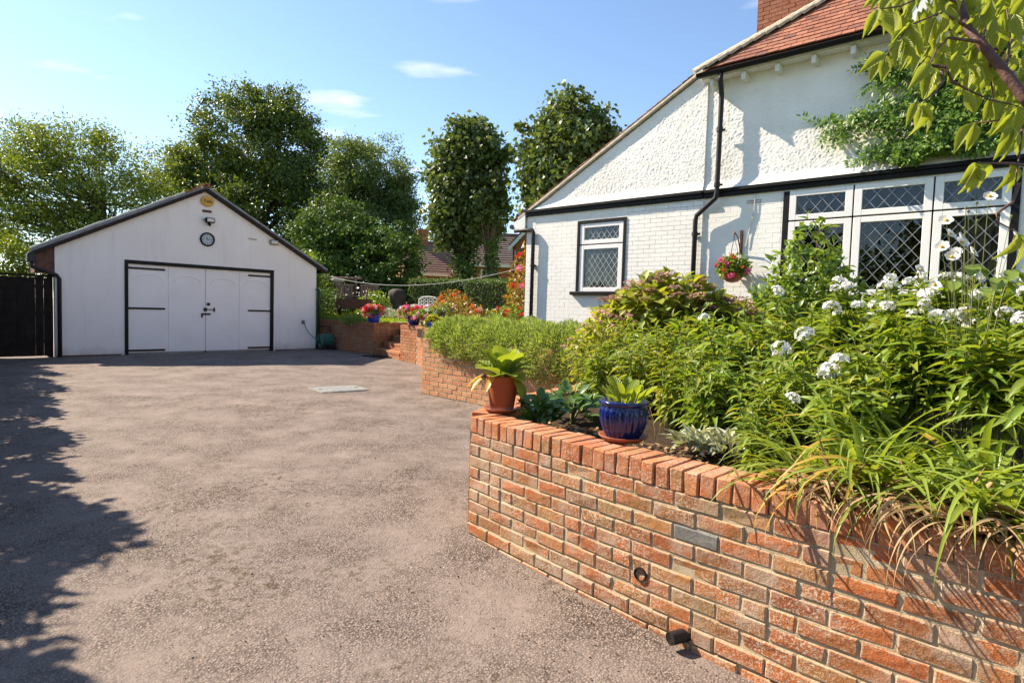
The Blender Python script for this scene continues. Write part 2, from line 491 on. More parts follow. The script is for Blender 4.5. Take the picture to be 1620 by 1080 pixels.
gl = t.n('ShaderNodeBsdfGlossy', i_Roughness=0.01)
ms = t.n('ShaderNodeMixShader'); t.l(ft, ms.inputs[0]); t.l(tr.outputs[0], ms.inputs[1]); t.l(gl.outputs[0], ms.inputs[2]); t.l(ms.outputs[0], t.out.inputs[0])
M['glass'] = t.m
t = NT('clay roof tile')
r = t.n('ShaderNodeObjectInfo').outputs['Random']
c = t.ramp(r, [(0, (0.27, 0.105, 0.066)), (.25, (0.34, 0.14, 0.086)), (.45, (0.20, 0.08, 0.055)), (.6, (0.31, 0.12, 0.074)), (.8, (0.13, 0.065, 0.055)), (1, (0.35, 0.16, 0.10))])
c = t.mix(t.ramp(t.noise(30, 4), [(.5, 0.0), (.75, .4)]), c, (0.22, 0.10, 0.065))
M['tile'] = t.bsdf(c, 0.85, t.bump(t.noise(60, 4), 0.4, 0.005), 0, 0.25)
t = NT('clay roof tile joined')
r = t.n('ShaderNodeNewGeometry').outputs['Random Per Island']
c = t.ramp(r, [(0, (0.28, 0.11, 0.066)), (.35, (0.34, 0.14, 0.085)), (.6, (0.22, 0.085, 0.056)), (1, (0.36, 0.16, 0.10))])
M['tile_j'] = t.bsdf(c, 0.85, t.bump(t.noise(60, 4), 0.4, 0.005), 0, 0.25)
M['hip'] = m_plain('lichened hip tile', (0.46, 0.38, 0.28), 0.9, 0.3, 18, 0.7, 60, bdist=0.006)
M['verge'] = m_plain('mortar verge', (0.55, 0.49, 0.39), 0.9, 0.2, 12, 0.6, 60, bdist=0.006)

# small things
M['terracotta'] = m_plain('terracotta', (0.36, 0.105, 0.04), 0.7, 0.25, 14, 0.25, 70)
M['terra_dark'] = m_plain('red plastic saucer', (0.30, 0.085, 0.04), 0.5, 0.15, 14, 0.1, 70)
t = NT('blue glaze')
c = t.mix(t.ramp(t.noise(16, 4), [(.35, 0.0), (.75, 1.0)]), (0.004, 0.008, 0.06), (0.010, 0.024, 0.17))
c = t.mix(t.ramp(t.noise(30, 3), [(.62, 0.0), (.78, .6)]), c, (0.07, 0.035, 0.02))
M['glaze'] = t.bsdf(c, 0.12, t.bump(t.noise(20, 3), 0.08, 0.004), 0, 0.6)
M['glaze2'] = m_plain('blue pot', (0.02, 0.05, 0.42), 0.2, 0.2, 14, 0, 10, spec=0.5)
M['green_plastic'] = m_plain('green plastic', (0.045, 0.15, 0.11), 0.4, 0.15, 14, 0.05, 30)
M['yellow'] = m_plain('yellow alarm box', (0.62, 0.33, 0.045), 0.45, 0.12, 14, 0, 30)
M['print_black'] = m_plain('black print', (0.02, 0.018, 0.015), 0.6, 0.1, 30, 0, 30)
M['clock_face'] = m_plain('clock face', (0.42, 0.47, 0.50), 0.4, 0.05, 14, 0, 30)
M['lamp_glass'] = m_plain('floodlight glass', (0.62, 0.60, 0.54), 0.2, 0.1, 14, 0, 30)
M['bulkhead'] = m_plain('bulkhead lamp', (0.30, 0.24, 0.17), 0.4, 0.1, 14, 0, 30)
M['brass'] = m_plain('dull brass', (0.25, 0.19, 0.10), 0.4, 0.2, 20, 0, 30, metal=0.6)
M['galv'] = m_plain('galvanised cover', (0.20, 0.205, 0.195), 0.75, 0.3, 12, 0.6, 80)
M['concrete'] = m_plain('concrete rim', (0.26, 0.24, 0.21), 0.9, 0.2, 12, 0.5, 90)
M['wood_dark'] = m_plain('dark stained timber', (0.017, 0.011, 0.009), 0.8, 0.4, 6, 0.6, 40, spec=0.2)
M['wood_seat'] = m_plain('weathered seat timber', (0.26, 0.17, 0.13), 0.8, 0.25, 16, 0.4, 60)
M['wood_brown'] = m_plain('brown timber', (0.10, 0.045, 0.028), 0.75, 0.25, 16, 0.4, 60)
M['cover'] = m_plain('dark cover cloth', (0.055, 0.042, 0.036), 0.85, 0.3, 7, 0.5, 20, bdist=0.02)
M['rope'] = m_plain('washing line', (0.52, 0.50, 0.46), 0.6, 0.1, 20, 0, 30)
M['stone'] = m_plain('pale stone', (0.48, 0.44, 0.36), 0.9, 0.2, 14, 0.5, 60)
M['bark'] = m_plain('brown bark', (0.060, 0.043, 0.030), 0.9, 0.5, 9, 0.9, 26, bdist=0.03)
M['bark_moss'] = m_plain('mossy bark', (0.12, 0.09, 0.05), 0.9, 0.45, 9, 0.9, 26, bdist=0.03)
M['bark_cherry'] = m_plain('cherry bark', (0.11, 0.055, 0.045), 0.6, 0.4, 20, 0.6, 40, bdist=0.01)
M['twig'] = m_plain('twig', (0.13, 0.07, 0.045), 0.7, 0.3, 20, 0.3, 40)
M['stem'] = m_plain('green stem', (0.14, 0.15, 0.045), 0.6, 0.3, 14, 0.1, 40)
M['stem_dry'] = m_plain('dry stem', (0.26, 0.19, 0.10), 0.8, 0.3, 14, 0.1, 40)
def m_petal(name, cols, trans=0.3):
    return m_leaf(name, cols, trans, 0.55, 0.25, (1.0, 1.0, 1.0))
M['petal_white'] = m_petal('white petal', [(0.80, 0.79, 0.76), (0.86, 0.85, 0.83), (0.74, 0.72, 0.70)])
M['petal_red'] = m_petal('red petal', [(0.62, 0.02, 0.025), (0.70, 0.035, 0.06), (0.55, 0.015, 0.02)])
M['petal_pink'] = m_petal('pink petal', [(0.75, 0.10, 0.26), (0.80, 0.22, 0.36), (0.66, 0.05, 0.2)])
M['petal_palepink'] = m_petal('pale pink petal', [(0.80, 0.42, 0.42), (0.78, 0.30, 0.34), (0.82, 0.55, 0.52)])
M['petal_orange'] = m_petal('orange petal', [(0.75, 0.16, 0.02), (0.80, 0.26, 0.05), (0.70, 0.08, 0.02)])
M['petal_rust'] = m_petal('faded pink bract', [(0.42, 0.21, 0.16), (0.52, 0.32, 0.25), (0.36, 0.15, 0.11), (0.58, 0.43, 0.33)], 0.25)
M['stamen'] = m_plain('yellow stamen', (0.65, 0.42, 0.05), 0.7, 0.1, 30, 0, 30)
# foliage
M['lf_robinia'] = m_leaf('feathery leaf', [(0.085, 0.135, 0.022), (0.145, 0.20, 0.03), (0.20, 0.235, 0.04), (0.065, 0.105, 0.02)], 0.45, big=(0.4, (0.85, 0.92, 0.8)))
M['lf_ash'] = m_leaf('dark tree leaf', [(0.045, 0.082, 0.018), (0.075, 0.122, 0.024), (0.125, 0.165, 0.032), (0.036, 0.065, 0.016)], 0.32, big=(0.35, (1.4, 1.3, 1.05)))
M['lf_maple'] = m_leaf('mid green leaf', [(0.085, 0.135, 0.035), (0.13, 0.19, 0.055), (0.17, 0.225, 0.08), (0.06, 0.10, 0.03)], 0.4, big=(0.4, (0.85, 0.88, 0.85)))
M['lf_ivy'] = m_leaf('ivy leaf', [(0.045, 0.093, 0.018), (0.090, 0.165, 0.027), (0.135, 0.210, 0.038), (0.036, 0.075, 0.018)], 0.2, 0.55, 0.25)
M['lf_lime'] = m_leaf('lime tree leaf', [(0.05, 0.09, 0.022), (0.09, 0.14, 0.038), (0.13, 0.18, 0.055), (0.17, 0.215, 0.08), (0.042, 0.075, 0.02)], 0.3, 0.42, 0.4)
M['lf_box'] = m_leaf('box hedge leaf', [(0.065, 0.12, 0.03), (0.105, 0.175, 0.045), (0.14, 0.205, 0.06)], 0.25, 0.55, 0.25)
M['lf_trail'] = m_leaf('fine grey green leaf', [(0.21, 0.31, 0.08), (0.29, 0.39, 0.11), (0.36, 0.44, 0.16), (0.15, 0.22, 0.06), (0.33, 0.39, 0.11)], 0.4, 0.55, 0.25, big=(2.2, (0.8, 0.84, 0.8)))
M['lf_phlox'] = m_leaf('phlox leaf', [(0.15, 0.25, 0.03), (0.21, 0.31, 0.04), (0.27, 0.34, 0.05), (0.11, 0.18, 0.025), (0.32, 0.33, 0.05)], 0.42)
M['lf_phlox2'] = m_leaf('yellowing leaf', [(0.17, 0.26, 0.03), (0.25, 0.31, 0.04), (0.32, 0.31, 0.045), (0.15, 0.23, 0.03), (0.21, 0.30, 0.04)], 0.38)
M['lf_shrub'] = m_leaf('glossy shrub leaf', [(0.12, 0.21, 0.03), (0.19, 0.29, 0.045), (0.25, 0.33, 0.06), (0.08, 0.14, 0.025)], 0.36, 0.32, 0.5)
M['lf_hyd'] = m_leaf('hydrangea leaf', [(0.22, 0.29, 0.04), (0.29, 0.34, 0.045), (0.33, 0.32, 0.05), (0.14, 0.20, 0.03)], 0.42)
M['lf_wist'] = m_leaf('wisteria leaf', [(0.075, 0.16, 0.02), (0.12, 0.225, 0.025), (0.17, 0.26, 0.035), (0.055, 0.115, 0.018)], 0.38)
M['lf_cherry'] = m_leaf('cherry leaf', [(0.11, 0.20, 0.04), (0.16, 0.26, 0.055), (0.23, 0.32, 0.065), (0.34, 0.35, 0.06), (0.14, 0.23, 0.05), (0.20, 0.29, 0.06)], 0.45, 0.4, 0.4, tcol=(1.2, 1.3, .5), veins=True)
M['lf_primula'] = m_leaf('primrose leaf', [(0.178, 0.270, 0.027), (0.227, 0.306, 0.032), (0.275, 0.324, 0.041)], 0.42, 0.5, 0.3, veins=True)
M['lf_berg'] = m_leaf('dark broad leaf', [(0.045, 0.11, 0.025), (0.085, 0.17, 0.04), (0.13, 0.22, 0.06)], 0.25, 0.38, 0.45)
M['lf_silver'] = m_leaf('silver felted leaf', [(0.40, 0.43, 0.30), (0.50, 0.52, 0.40), (0.32, 0.36, 0.25)], 0.15, 0.85, 0.1)
M['lf_day'] = m_leaf('strap leaf', [(0.14, 0.25, 0.035), (0.19, 0.30, 0.04), (0.26, 0.33, 0.05), (0.10, 0.18, 0.028)], 0.4, 0.4, 0.4)
M['lf_day_y'] = m_leaf('yellow strap leaf', [(0.42, 0.34, 0.05), (0.48, 0.30, 0.06)], 0.4, 0.45, 0.35)
M['lf_dry'] = m_leaf('dry strap leaf', [(0.36, 0.22, 0.11), (0.46, 0.32, 0.18), (0.26, 0.15, 0.075)], 0.25, 0.7, 0.2, (1.1, 1.0, 0.8))
M['lf_autumn'] = m_leaf('reddish leaf', [(0.22, 0.18, 0.03), (0.32, 0.13, 0.035), (0.15, 0.19, 0.03), (0.38, 0.20, 0.05)], 0.35)
M['lf_geranium'] = m_leaf('geranium leaf', [(0.156, 0.240, 0.036), (0.228, 0.300, 0.048), (0.108, 0.180, 0.030)], 0.35)
M['grass'] = m_leaf('grass blade', [(0.20, 0.30, 0.035), (0.27, 0.36, 0.045), (0.32, 0.38, 0.06)], 0.4)
# ------------------------------------------------------------------ ground
def gz(x, y):
    """height of the drive: level by the garage, falling gently towards the camera"""
    t_ = np.clip((9.0-np.asarray(y, float))/5.1, 0, 1.55)
    return -0.13*t_
def sheet(name, x0, x1, y0, y1, step, zf, mat):
    xs = np.arange(x0, x1+1e-6, step); ys = np.arange(y0, y1+1e-6, step)
    X, Y = np.meshgrid(xs, ys); Z = zf(X, Y)
    V = np.stack([X, Y, Z], -1).reshape(-1, 3); nx = len(xs)
    i = np.arange(len(ys)-1)[:, None]*nx+np.arange(nx-1)[None]
    F = np.stack([i, i+1, i+nx+1, i+nx], -1).reshape(-1, 4)
    o = obj(name, mesh_np(name, V, [F], True), mat)
    o['kind'] = 'structure'
    return o
o = MB().slab([(-700, -300), (700, -300), (700, 900), (-700, 900)], -0.7, -0.45).build('ground', M['lawn']); o['kind'] = 'structure'
def drive_z(X, Y):
    return gz(X, Y)+0.008*np.sin(X*1.7+0.5*Y)*np.sin(Y*1.3)+0.004*np.sin(X*4.1+Y*2.3)
sheet('driveway', -16, 6, -5, 20.6, 0.1, drive_z, M['drive'])

# loose chippings bedded in the tarmac near the camera
n = 60000
yy = 1.35+(RN.random(n)**1.7)*5.2
xx = -0.95*yy-0.3+RN.random(n)*(1.15*yy+1.0)
patch = np.sin(xx*2.1+1.3*np.sin(yy*1.1))*np.sin(yy*1.9+0.7*xx)+0.6*np.sin(xx*5.3+yy*3.1)
wallline = 3.86-(xx+.257)*1.071-0.05
keep = (RN.random(n) < 0.42+0.38*patch) & (yy < wallline+9*(xx < -.27))
xx, yy = xx[keep], yy[keep]; n = len(xx)
zz = drive_z(xx, yy)
s_ = 0.0034+0.0042*RN.random(n)**2
ang = RN.random(n)*6.283
base = np.array([(1, 0), (.3, .8), (-.7, .6), (-.9, -.4), (.2, -.9)])
V = np.zeros((n, 6, 3))
for k, (bx_, by_) in enumerate(base):
    jx = bx_*(0.8+.5*RN.random(n)); jy = by_*(0.7+.5*RN.random(n))
    V[:, k, 0] = xx+s_*(jx*np.cos(ang)-jy*np.sin(ang)); V[:, k, 1] = yy+s_*(jx*np.sin(ang)+jy*np.cos(ang)); V[:, k, 2] = zz-0.001
V[:, 5, 0] = xx+s_*.3*(RN.random(n)-.5); V[:, 5, 1] = yy+s_*.3*(RN.random(n)-.5); V[:, 5, 2] = zz+s_*(0.45+.4*RN.random(n))
F = np.array([(k, (k+1) % 5, 5) for k in range(5)])
F = (F[None]+(np.arange(n)*6)[:, None, None]).reshape(-1, 3)
o = obj('stone_chippings', mesh_np('stone_chippings', V.reshape(-1, 3), [F]), M['chips'], kind='stuff')
tag(o, 'small pinkish stone chippings bedded in the worn tarmac drive', 'gravel')

# brown leaf bits lying in loose patches on the tarmac
PL = []
for (px_, py_, k_, sp_) in ((265, 775, 60, .16), (215, 850, 70, .18), (455, 805, 60, .16), (300, 900, 50, .2), (700, 930, 60, .2), (560, 700, 40, .3), (640, 620, 30, .4), (900, 1000, 50, .18), (420, 990, 40, .3)):
    q = on(px_, py_, float(gz(0, 4))); PL.append(np.array([q[0], q[1], 0])+RN.normal(size=(k_, 3))*np.array([sp_, sp_, 0]))
for k_ in range(120):
    u_ = RN.random(); PL.append(np.array([[-.30+u_*2.4-.02, 3.80-u_*2.4*1.071-.04-.06*RN.random(), 0]]))
PL = np.concatenate(PL); PL[:, 2] = drive_z(PL[:, 0], PL[:, 1])+.006; n = len(PL)
M['lf_bits'] = m_leaf('brown leaf bits', [(0.10, 0.045, 0.02), (0.16, 0.085, 0.04), (0.06, 0.03, 0.015), (0.22, 0.15, 0.07)], .1, .8, .1)
o = obj('fallen_leaves', leaf_mesh('fallen_leaves', TPL_D, PL, rdir(n)*np.array([1, 1, .25]), rdir(n, 2.0), .008+.014*RN.random(n)**2, .006+.008*RN.random(n)), M['lf_bits'], kind='stuff')
tag(o, 'small brown leaf bits scattered on the drive', 'leaf litter')

# ------------------------------------------------------------------ brick walls along a path
def path_fn(pts):
    P = np.array(pts, float); d = np.hypot(*np.diff(P, axis=0).T); S = np.concatenate([[0], np.cumsum(d)])
    def f(s):
        return np.array([np.interp(s, S, P[:, 0]), np.interp(s, S, P[:, 1])])
    def fr(s):
        e = 0.06
        tt = f(min(s+e, S[-1]))-f(max(s-e, 0)); tt = tt/np.hypot(*tt)
        return f(s), tt, np.array([tt[1], -tt[0]])        # outward = right of travel
    return f, fr, S[-1]
def brick_mesh(name, L, D, Hh, seed, bev=0.006, jit=0.0025):
    rg = random.Random(seed)
    me = MB().box(-L/2, L/2, -D/2, D/2, -Hh/2, Hh/2).mesh(name, bevel=bev)
    for v in me.vertices:
        v.co.x += rg.uniform(-jit, jit); v.co.y += rg.uniform(-jit, jit); v.co.z += rg.uniform(-jit, jit)
    return me
def chip_brick(name, L, D, Hh, seed):
    """a brick whose face is uneven and has a knocked-off corner"""
    rg = random.Random(seed)
    me = MB().box(-L/2, L/2, -D/2, D/2, -Hh/2, Hh/2).mesh(name, bevel=0.007)
    cx = rg.choice((-1, 1))*L/2; cz = rg.choice((-1, 1))*Hh/2; r = rg.uniform(.02, .035)
    for v in me.vertices:
        d = math.hypot(v.co.x-cx, v.co.z-cz)
        if d < r and v.co.y < 0:
            v.co.y += 0.006; v.co.x -= math.copysign(.007, cx)
        v.co.x += rg.uniform(-.004, .004); v.co.z += rg.uniform(-.003, .003); v.co.y += rg.uniform(-.002, .002)
    return me

def wall_core(name, parent, org, frame, S0, S1, z0, z1, in_, out_, mat, zf=None, step=0.15):
    ss = np.linspace(S0, S1, max(2, int((S1-S0)/step)+1)); vs = []; fs = []
    for s in ss:
        p, tt, nn = frame(s)
        zb = z0 if zf is None else float(zf(*p))-.1
        for q, z in ((out_, zb), (out_, z1), (-in_, z1), (-in_, zb)):
            w = p+nn*q; vs.append((w[0]-org[0], w[1]-org[1], z-org[2]))
    k = len(ss)
    for i in range(k-1):
        for j in range(4):
            fs.append((i*4+j, i*4+(j+1) % 4, (i+1)*4+(j+1) % 4, (i+1)*4+j))
    fs += [(0, 1, 2, 3), tuple((k-1)*4+j for j in (3, 2, 1, 0))]
    m = MB(); m.add(vs, fs)
    bm = bmesh.new(); me = m.mesh(name); bm.from_mesh(me); bmesh.ops.recalc_face_normals(bm, faces=bm.faces); bm.to_mesh(me); bm.free()
    return obj(name, me, mat, parent)
def zrot(tt):
    return math.atan2(tt[1], tt[0])

# ---- the near retaining wall
ctr = []
for k in range(31):
    u = k/30; xw = -.257+u*(2.55+.257)
    yl = 3.86-(xw+.257)*1.071
    bow = 0.05*math.sin(min(1.0, (xw+.257)/1.9)*math.pi)
    ctr.append((xw-.73*bow, yl-.68*bow))
fpos, ffr, FL = path_fn(ctr)
WB, WT = -.15, .65
org = (float(ctr[0][0]), float(ctr[0][1]), -.13)
rw = thing('retaining_wall', 'weathered red brick retaining wall with brick-on-edge coping in the foreground', 'wall', org)
D = 0.1025
bms = {}
for kind_, L in (('s', .2155), ('h', .1025)):
    for v in range(4):
        bms[kind_, v] = brick_mesh('brick', L, D, .0675, hash((kind_, v)) % 999, 0.005)
        bms[kind_, v].materials.append(M['brick'])
    for v in range(4, 6):
        bms[kind_, v] = chip_brick('brick', L, D, .0675, 50+v)
        bms[kind_, v].materials.append(M['brick'])
wall_core('mortar', rw, org, ffr, 0.012, FL, -.3, .545, .20, -.006, M['mortar'])
ztop = .545
rg = random.Random(3)
hole_s = None
def s_of_px(px, py):
    """path position of a point of the wall face seen at a pixel"""
    best = None
    r_ = ray(px, py)
    for k in range(600):
        s = FL*k/600; p, tt, nn = ffr(s)
        tt_ = (p@nn)/(r_[:2]@nn)
        q = C0+r_*tt_
        d = abs((q[:2]-p)@tt)
        if best is None or d < best[0]:
            best = (d, s, q[2])
    return best[1], best[2]
sg, zg = s_of_px(1080, 851)
sh, zh = s_of_px(1013, 907)
for ci in range(10):
    zc = ztop-.0375-ci*.075
    s = -0.002 if ci % 2 == 0 else 0.0
    seq = ci % 2
    first = True; pend = False
    while s < FL-.12:
        if pend:
            hd, pend = True, False
        else:
            hd = bool(first and seq)
            if not first and rg.random() < .10:
                hd = pend = True
        L = .100 if hd else .213
        sc_ = s+L/2; p, tt, nn = ffr(max(0.03, sc_))
        skip = abs(sc_-sh) < L/2+.01 and abs(zc-zh) < .037 and L < .15
        outp = 0.007 if ci >= 8 else rg.uniform(-.003, .003)
        c = p+nn*(outp-D/2)
        grey = abs(sc_-sg) < L/2 and abs(zc-zg) < .03
        v = rg.choice((0, 1, 2, 3, 0, 1, 2, 3, 4, 5))
        me = bms['h' if hd else 's', v]
        if grey:
            me = me.copy(); me.materials.clear(); me.materials.append(M['brick_grey'])
        b = obj('brick', me, None, rw, (c[0]-org[0], c[1]-org[1], zc-org[2]+rg.uniform(-.002, .002)),
                (rg.uniform(-.012, .012), rg.uniform(-.008, .008), zrot(tt)+rg.uniform(-.01, .01)+(math.pi if False else 0)))
        if grey:
            b['label'] = 'single grey brick among the red ones'
        s += L+.0115; first = False
cme = [brick_mesh('coping_brick', .0685, .222, .106, 70+v, 0.006, .003) for v in range(5)]
for m_ in cme:
    m_.materials.append(M['coping'])
s = 0.033
while s < FL-.05:
    p, tt, nn = ffr(s)
    c = p+nn*(.004+rg.uniform(-.004, .004)-.111)
    obj('coping_brick', rg.choice(cme), None, rw, (c[0]-org[0], c[1]-org[1], .598-org[2]+rg.uniform(-.003, .003)),
        (rg.uniform(-.02, .02), rg.uniform(-.03, .03), zrot(tt)+rg.uniform(-.02, .02)))
    s += .0765+rg.uniform(-.001, .002)
wall_core('coping_mortar', rw, org, ffr, 0.01, FL, .546, .640, .205, -.012, M['mortar'])
# weep pipe let into the wall and a pipe stub at its foot
p, tt, nn = ffr(sh)
m = MB(); ring = []
ax = Vector((nn[0], nn[1], 0)); c3 = Vector((p[0], p[1], zh))
def ring_tube(m, c3, ax, ro, ri, l0, l1, n=20):
    u = Vector((0, 0, 1)); w = ax.cross(u); vs = []; fs = []
    for r_, d in ((ro, l0), (ro, l1), (ri, l1), (ri, l0)):
        for k in range(n):
            a = 2*math.pi*k/n; vs.append(c3+ax*d+(u*math.cos(a)+w*math.sin(a))*r_)
    for i in range(3):
        for k in range(n):
            fs.append((i*n+k, i*n+(k+1) % n, (i+1)*n+(k+1) % n, (i+1)*n+k))
    m.add(vs, fs)
ring_tube(m, c3, ax, .034, .029, -.05, .012)
m.add([c3+ax*(-.03)+(Vector((0, 0, 1))*math.cos(k*.314)+ax.cross(Vector((0, 0, 1)))*math.sin(k*.314))*.030 for k in range(20)], [tuple(range(20))])
m.v = [(v[0]-org[0], v[1]-org[1], v[2]-org[2]) for v in m.v]
m.build('weep_pipe', M['black_pipe'], rw)
s2, z2 = s_of_px(1082, 1003)
p, tt, nn = ffr(s2); c3 = Vector((p[0], p[1], z2)); ax = Vector((nn[0]*.9+tt[0]*-.3, nn[1]*.9-tt[1]*.3, 0)).normalized()
m = MB(); ring_tube(m, c3, ax, .030, .024, -.04, .085); ring_tube(m, c3, ax, .020, .014, -.04, .083); ring_tube(m, c3, ax, .010, .004, -.04, .081)
m.v = [(v[0]-org[0], v[1]-org[1], v[2]-org[2]) for v in m.v]
m.build('pipe_stub', M['black_pipe'], rw)
# return leg behind the end of the wall
ret = [(-.19, 3.90), (.10, 4.75), (.62, 5.55), (1.7, 6.45), (3.0, 7.0)]
_, rfr, RLn = path_fn([(a, b) for a, b in ret][::-1])
wall_core('return_leg', rw, org, rfr, 0, RLn-.05, -.3, .55, .10, .10, M['mortar'])
s = 0.1; 
while s < RLn-.12:
    p, tt, nn = rfr(s)
    obj('coping_brick', rg.choice(cme), None, rw, (p[0]-org[0], p[1]-org[1], .598-org[2]), (rg.uniform(-.02, .02), rg.uniform(-.02, .02), zrot(tt)))
    s += .0765
for ci in range(9):
    zc = .545-.0375-ci*.075; s = .12+(ci % 2)*.11
    while s < RLn-.16 and s < 99:
        p, tt, nn = rfr(s); c = p-nn*(.11-.05)*-1
        if s > RLn-1.6:
            obj('brick', bms['s', rg.randrange(4)], None, rw, (c[0]-org[0], c[1]-org[1], zc-org[2]), (0, 0, zrot(tt)))
        s += .2245

# ---- the lower planter wall beyond
mid = [(-2.87, 15.1), (-2.30, 14.3), (-1.93, 13.0), (-1.62, 11.3), (-1.42, 9.62)]
midf = [(-1.43, 9.36), (-.42, 8.34), (.8, 7.1), (2.6, 5.9)]
_, mfr, ML = path_fn([midf[0], midf[1], midf[2], midf[3]])
org2 = (-1.43, 9.36, 0)
mw = thing('planter_wall', 'buff and red brick planter wall under the trailing evergreen cushion', 'wall', org2)
wall_core('mortar', mw, org2, mfr, 0.01, ML, -.1, .80, .19, -.007, M['mortar'])
mbs = [brick_mesh('brick', .213, D, .065, 200+v, 0.004, .002) for v in range(4)]+[brick_mesh('brick', .1, D, .065, 210, 0.004)]
for m_ in mbs:
    m_.materials.append(M['brick_mid'])
for ci in range(12):
    zc = .0375+ci*.0735; s = 0.0; first = True
    while s < 3.9:
        hd = (first and ci % 2)
        L = .1 if hd else .213
        p, tt, nn = mfr(max(.04, s+L/2)); c = p+nn*(rg.uniform(-.003, .003)-D/2)
        obj('brick', mbs[4] if hd else mbs[rg.randrange(4)], None, mw, (c[0]-org2[0], c[1]-org2[1], zc-org2[2]), (rg.uniform(-.01, .01), 0, zrot(tt)))
        s += L+.0115; first = False
# side leg of that wall, running back to the steps (bricks too small to pick apart)
def joined_bricks(name, parent, org, frame, L, z0, z1, mat, ch=.075, bl=.2245, coping=True, dep=.1025):
    m = MB(); nC = int(round((z1-z0-(.1 if coping else 0))/ch))
    for ci in range(nC):
        s = -(ci % 2)*bl/2
        while s < L:
            a, b = max(s, 0), min(s+bl-.011, L)
            if b-a > .03:
                p, tt, nn = frame((a+b)/2)
                R_ = Matrix.Translation((p[0]-nn[0]*dep/2-org[0], p[1]-nn[1]*dep/2-org[1], z0+ch*(ci+.5)-org[2])) @ Matrix.Rotation(zrot(tt), 4, 'Z')
                o_ = rg.uniform(-.003, .003)
                m.box(-(b-a)/2, (b-a)/2, -dep/2+o_, dep/2, -ch/2+.005, ch/2-.005, R_)
            s += bl
    if coping:
        s = .035
        while s < L-.03:
            p, tt, nn = frame(s)
            R_ = Matrix.Translation((p[0]-nn[0]*.105-org[0], p[1]-nn[1]*.105-org[1], z1-.05-org[2])) @ Matrix.Rotation(zrot(tt)+rg.uniform(-.02, .02), 4, 'Z')
            m.box(-.0325, .0325, -.112, .108, -.05, .05, R_)
            s += .075
    o = m.build(name, mat, parent, kind='stuff')
    wall_core('mortar', parent, org, frame, 0.06, L-.06, z0-.1, z1-.012, .19, -.008, M['mortar'])
    return o
_, sfr, SL = path_fn(mid)
joined_bricks('brickwork', mw, org2, sfr, SL, 0, .93, M['brick_far'])
# left garden wall beside the garage with the return along the steps
org3 = (-6.05, 18.75, 0)
lw = thing('garden_wall', 'shaded low brick wall holding up the lawn beside the garage', 'wall', org3)
_, lfr, LL = path_fn([(-6.25, 19.0), (-4.0, 16.95)])
joined_bricks('brickwork', lw, org3, lfr, LL, 0, .91, M['brick_far'])
_, cfr, CLn = path_fn([(-4.0, 16.95), (-3.0, 18.4)])
joined_bricks('brickwork', lw, org3, cfr, CLn, 0, .91, M['brick_far'])
# steps up to the lawn
st = thing('garden_steps', 'red brick garden steps between the two low walls', 'steps', (-3.4, 16.0, 0))
dirb = Vector((.57, .82, 0)); ux = Vector((1.13, -1.85, 0)).normalized(); Lw = 2.05
for k in range(5):
    a = Vector((-3.97, 16.95, 0))+dirb*(.33*k)
    z0, z1 = .18*k-.05, .18*(k+1)
    q = [a, a+ux*Lw, a+ux*Lw+dirb*(.34 if k < 4 else .5), a+dirb*(.34 if k < 4 else .5)]
    m = MB(); m.slab([(v.x+3.4, v.y-16.0) for v in q][::-1], z0, z1-.06)
    m.build('riser', M['brick_far'], st)
    m = MB()
    nb = 18
    for j in range(nb):
        f0, f1 = j/nb+.003, (j+1)/nb-.003
        qq = [a+ux*(Lw*f0)-dirb*.015, a+ux*(Lw*f1)-dirb*.015, a+ux*(Lw*f1)+dirb*.32, a+ux*(Lw*f0)+dirb*.32]
        m.slab([(v.x+3.4, v.y-16.0) for v in qq][::-1], z1-.058, z1)
    m.build('tread', M['brick_far'], st, kind='stuff')

# raised garden: lawn sheet behind the walls
lawn_poly = [(-6.25, 19.05), (-4.05, 17.05), (-3.02, 18.45), (-2.2, 18.0), (-2.78, 15.12), (-2.2, 14.3), (-1.84, 13.0), (-1.5, 11.3), (-1.32, 9.5), (-.35, 8.42), (.87, 7.2), (2.6, 6.1), (9, 5), (60, 5), (140, 300), (-200, 300), (-60, 20), (-14, 20.62)]
m = MB(); m.slab(lawn_poly, .4, .86)
o = m.build('lawn', M['lawn']); o['kind'] = 'structure'
rows = [[(-14, 20.7, .88), (-6.3, 19.12, .88), (-4.1, 17.2, .88), (-3.0, 18.5, .88), (2, 18.5, .88), (60, 18.5, .88)], [(-40, 21.6, 1.08), (-7.4, 21.6, 1.08), (-5.4, 21.6, 1.08), (-3.4, 21.6, 1.08), (2, 21.6, 1.08), (62, 21.6, 1.08)], [(-300, 400, 1.08), (-60, 400, 1.08), (-20, 400, 1.08), (0, 400, 1.08), (40, 400, 1.08), (300, 400, 1.08)]]
m = MB(); m.add([v for r_ in rows for v in r_], [(r_*6+k, r_*6+k+1, r_*6+k+7, r_*6+k+6) for r_ in range(2) for k in range(5)])
o = m.build('lawn_bank', M['lawn'], smooth=True); o['kind'] = 'structure'
# flower bed behind the near wall, rising to the house
def bed_z(X, Y):
    d = (X*.731+Y*.683)-(-.257*.731+3.86*.683)   # distance behind the wall face
    return .50+.10*np.clip(d-.25, 0, 3.0)+.035*np.sin(X*6+Y*3)*np.sin(Y*7)*np.exp(-((d-1)**2))
bx = []
xs = np.arange(-.2, 9.01, .09); ys = np.arange(.6, 9.2, .09)
X, Y = np.meshgrid(xs, ys); Z = bed_z(X, Y)
dist = (X*.731+Y*.683)-(-.257*.731+3.86*.683)
V = np.stack([X, Y, Z], -1).reshape(-1, 3)
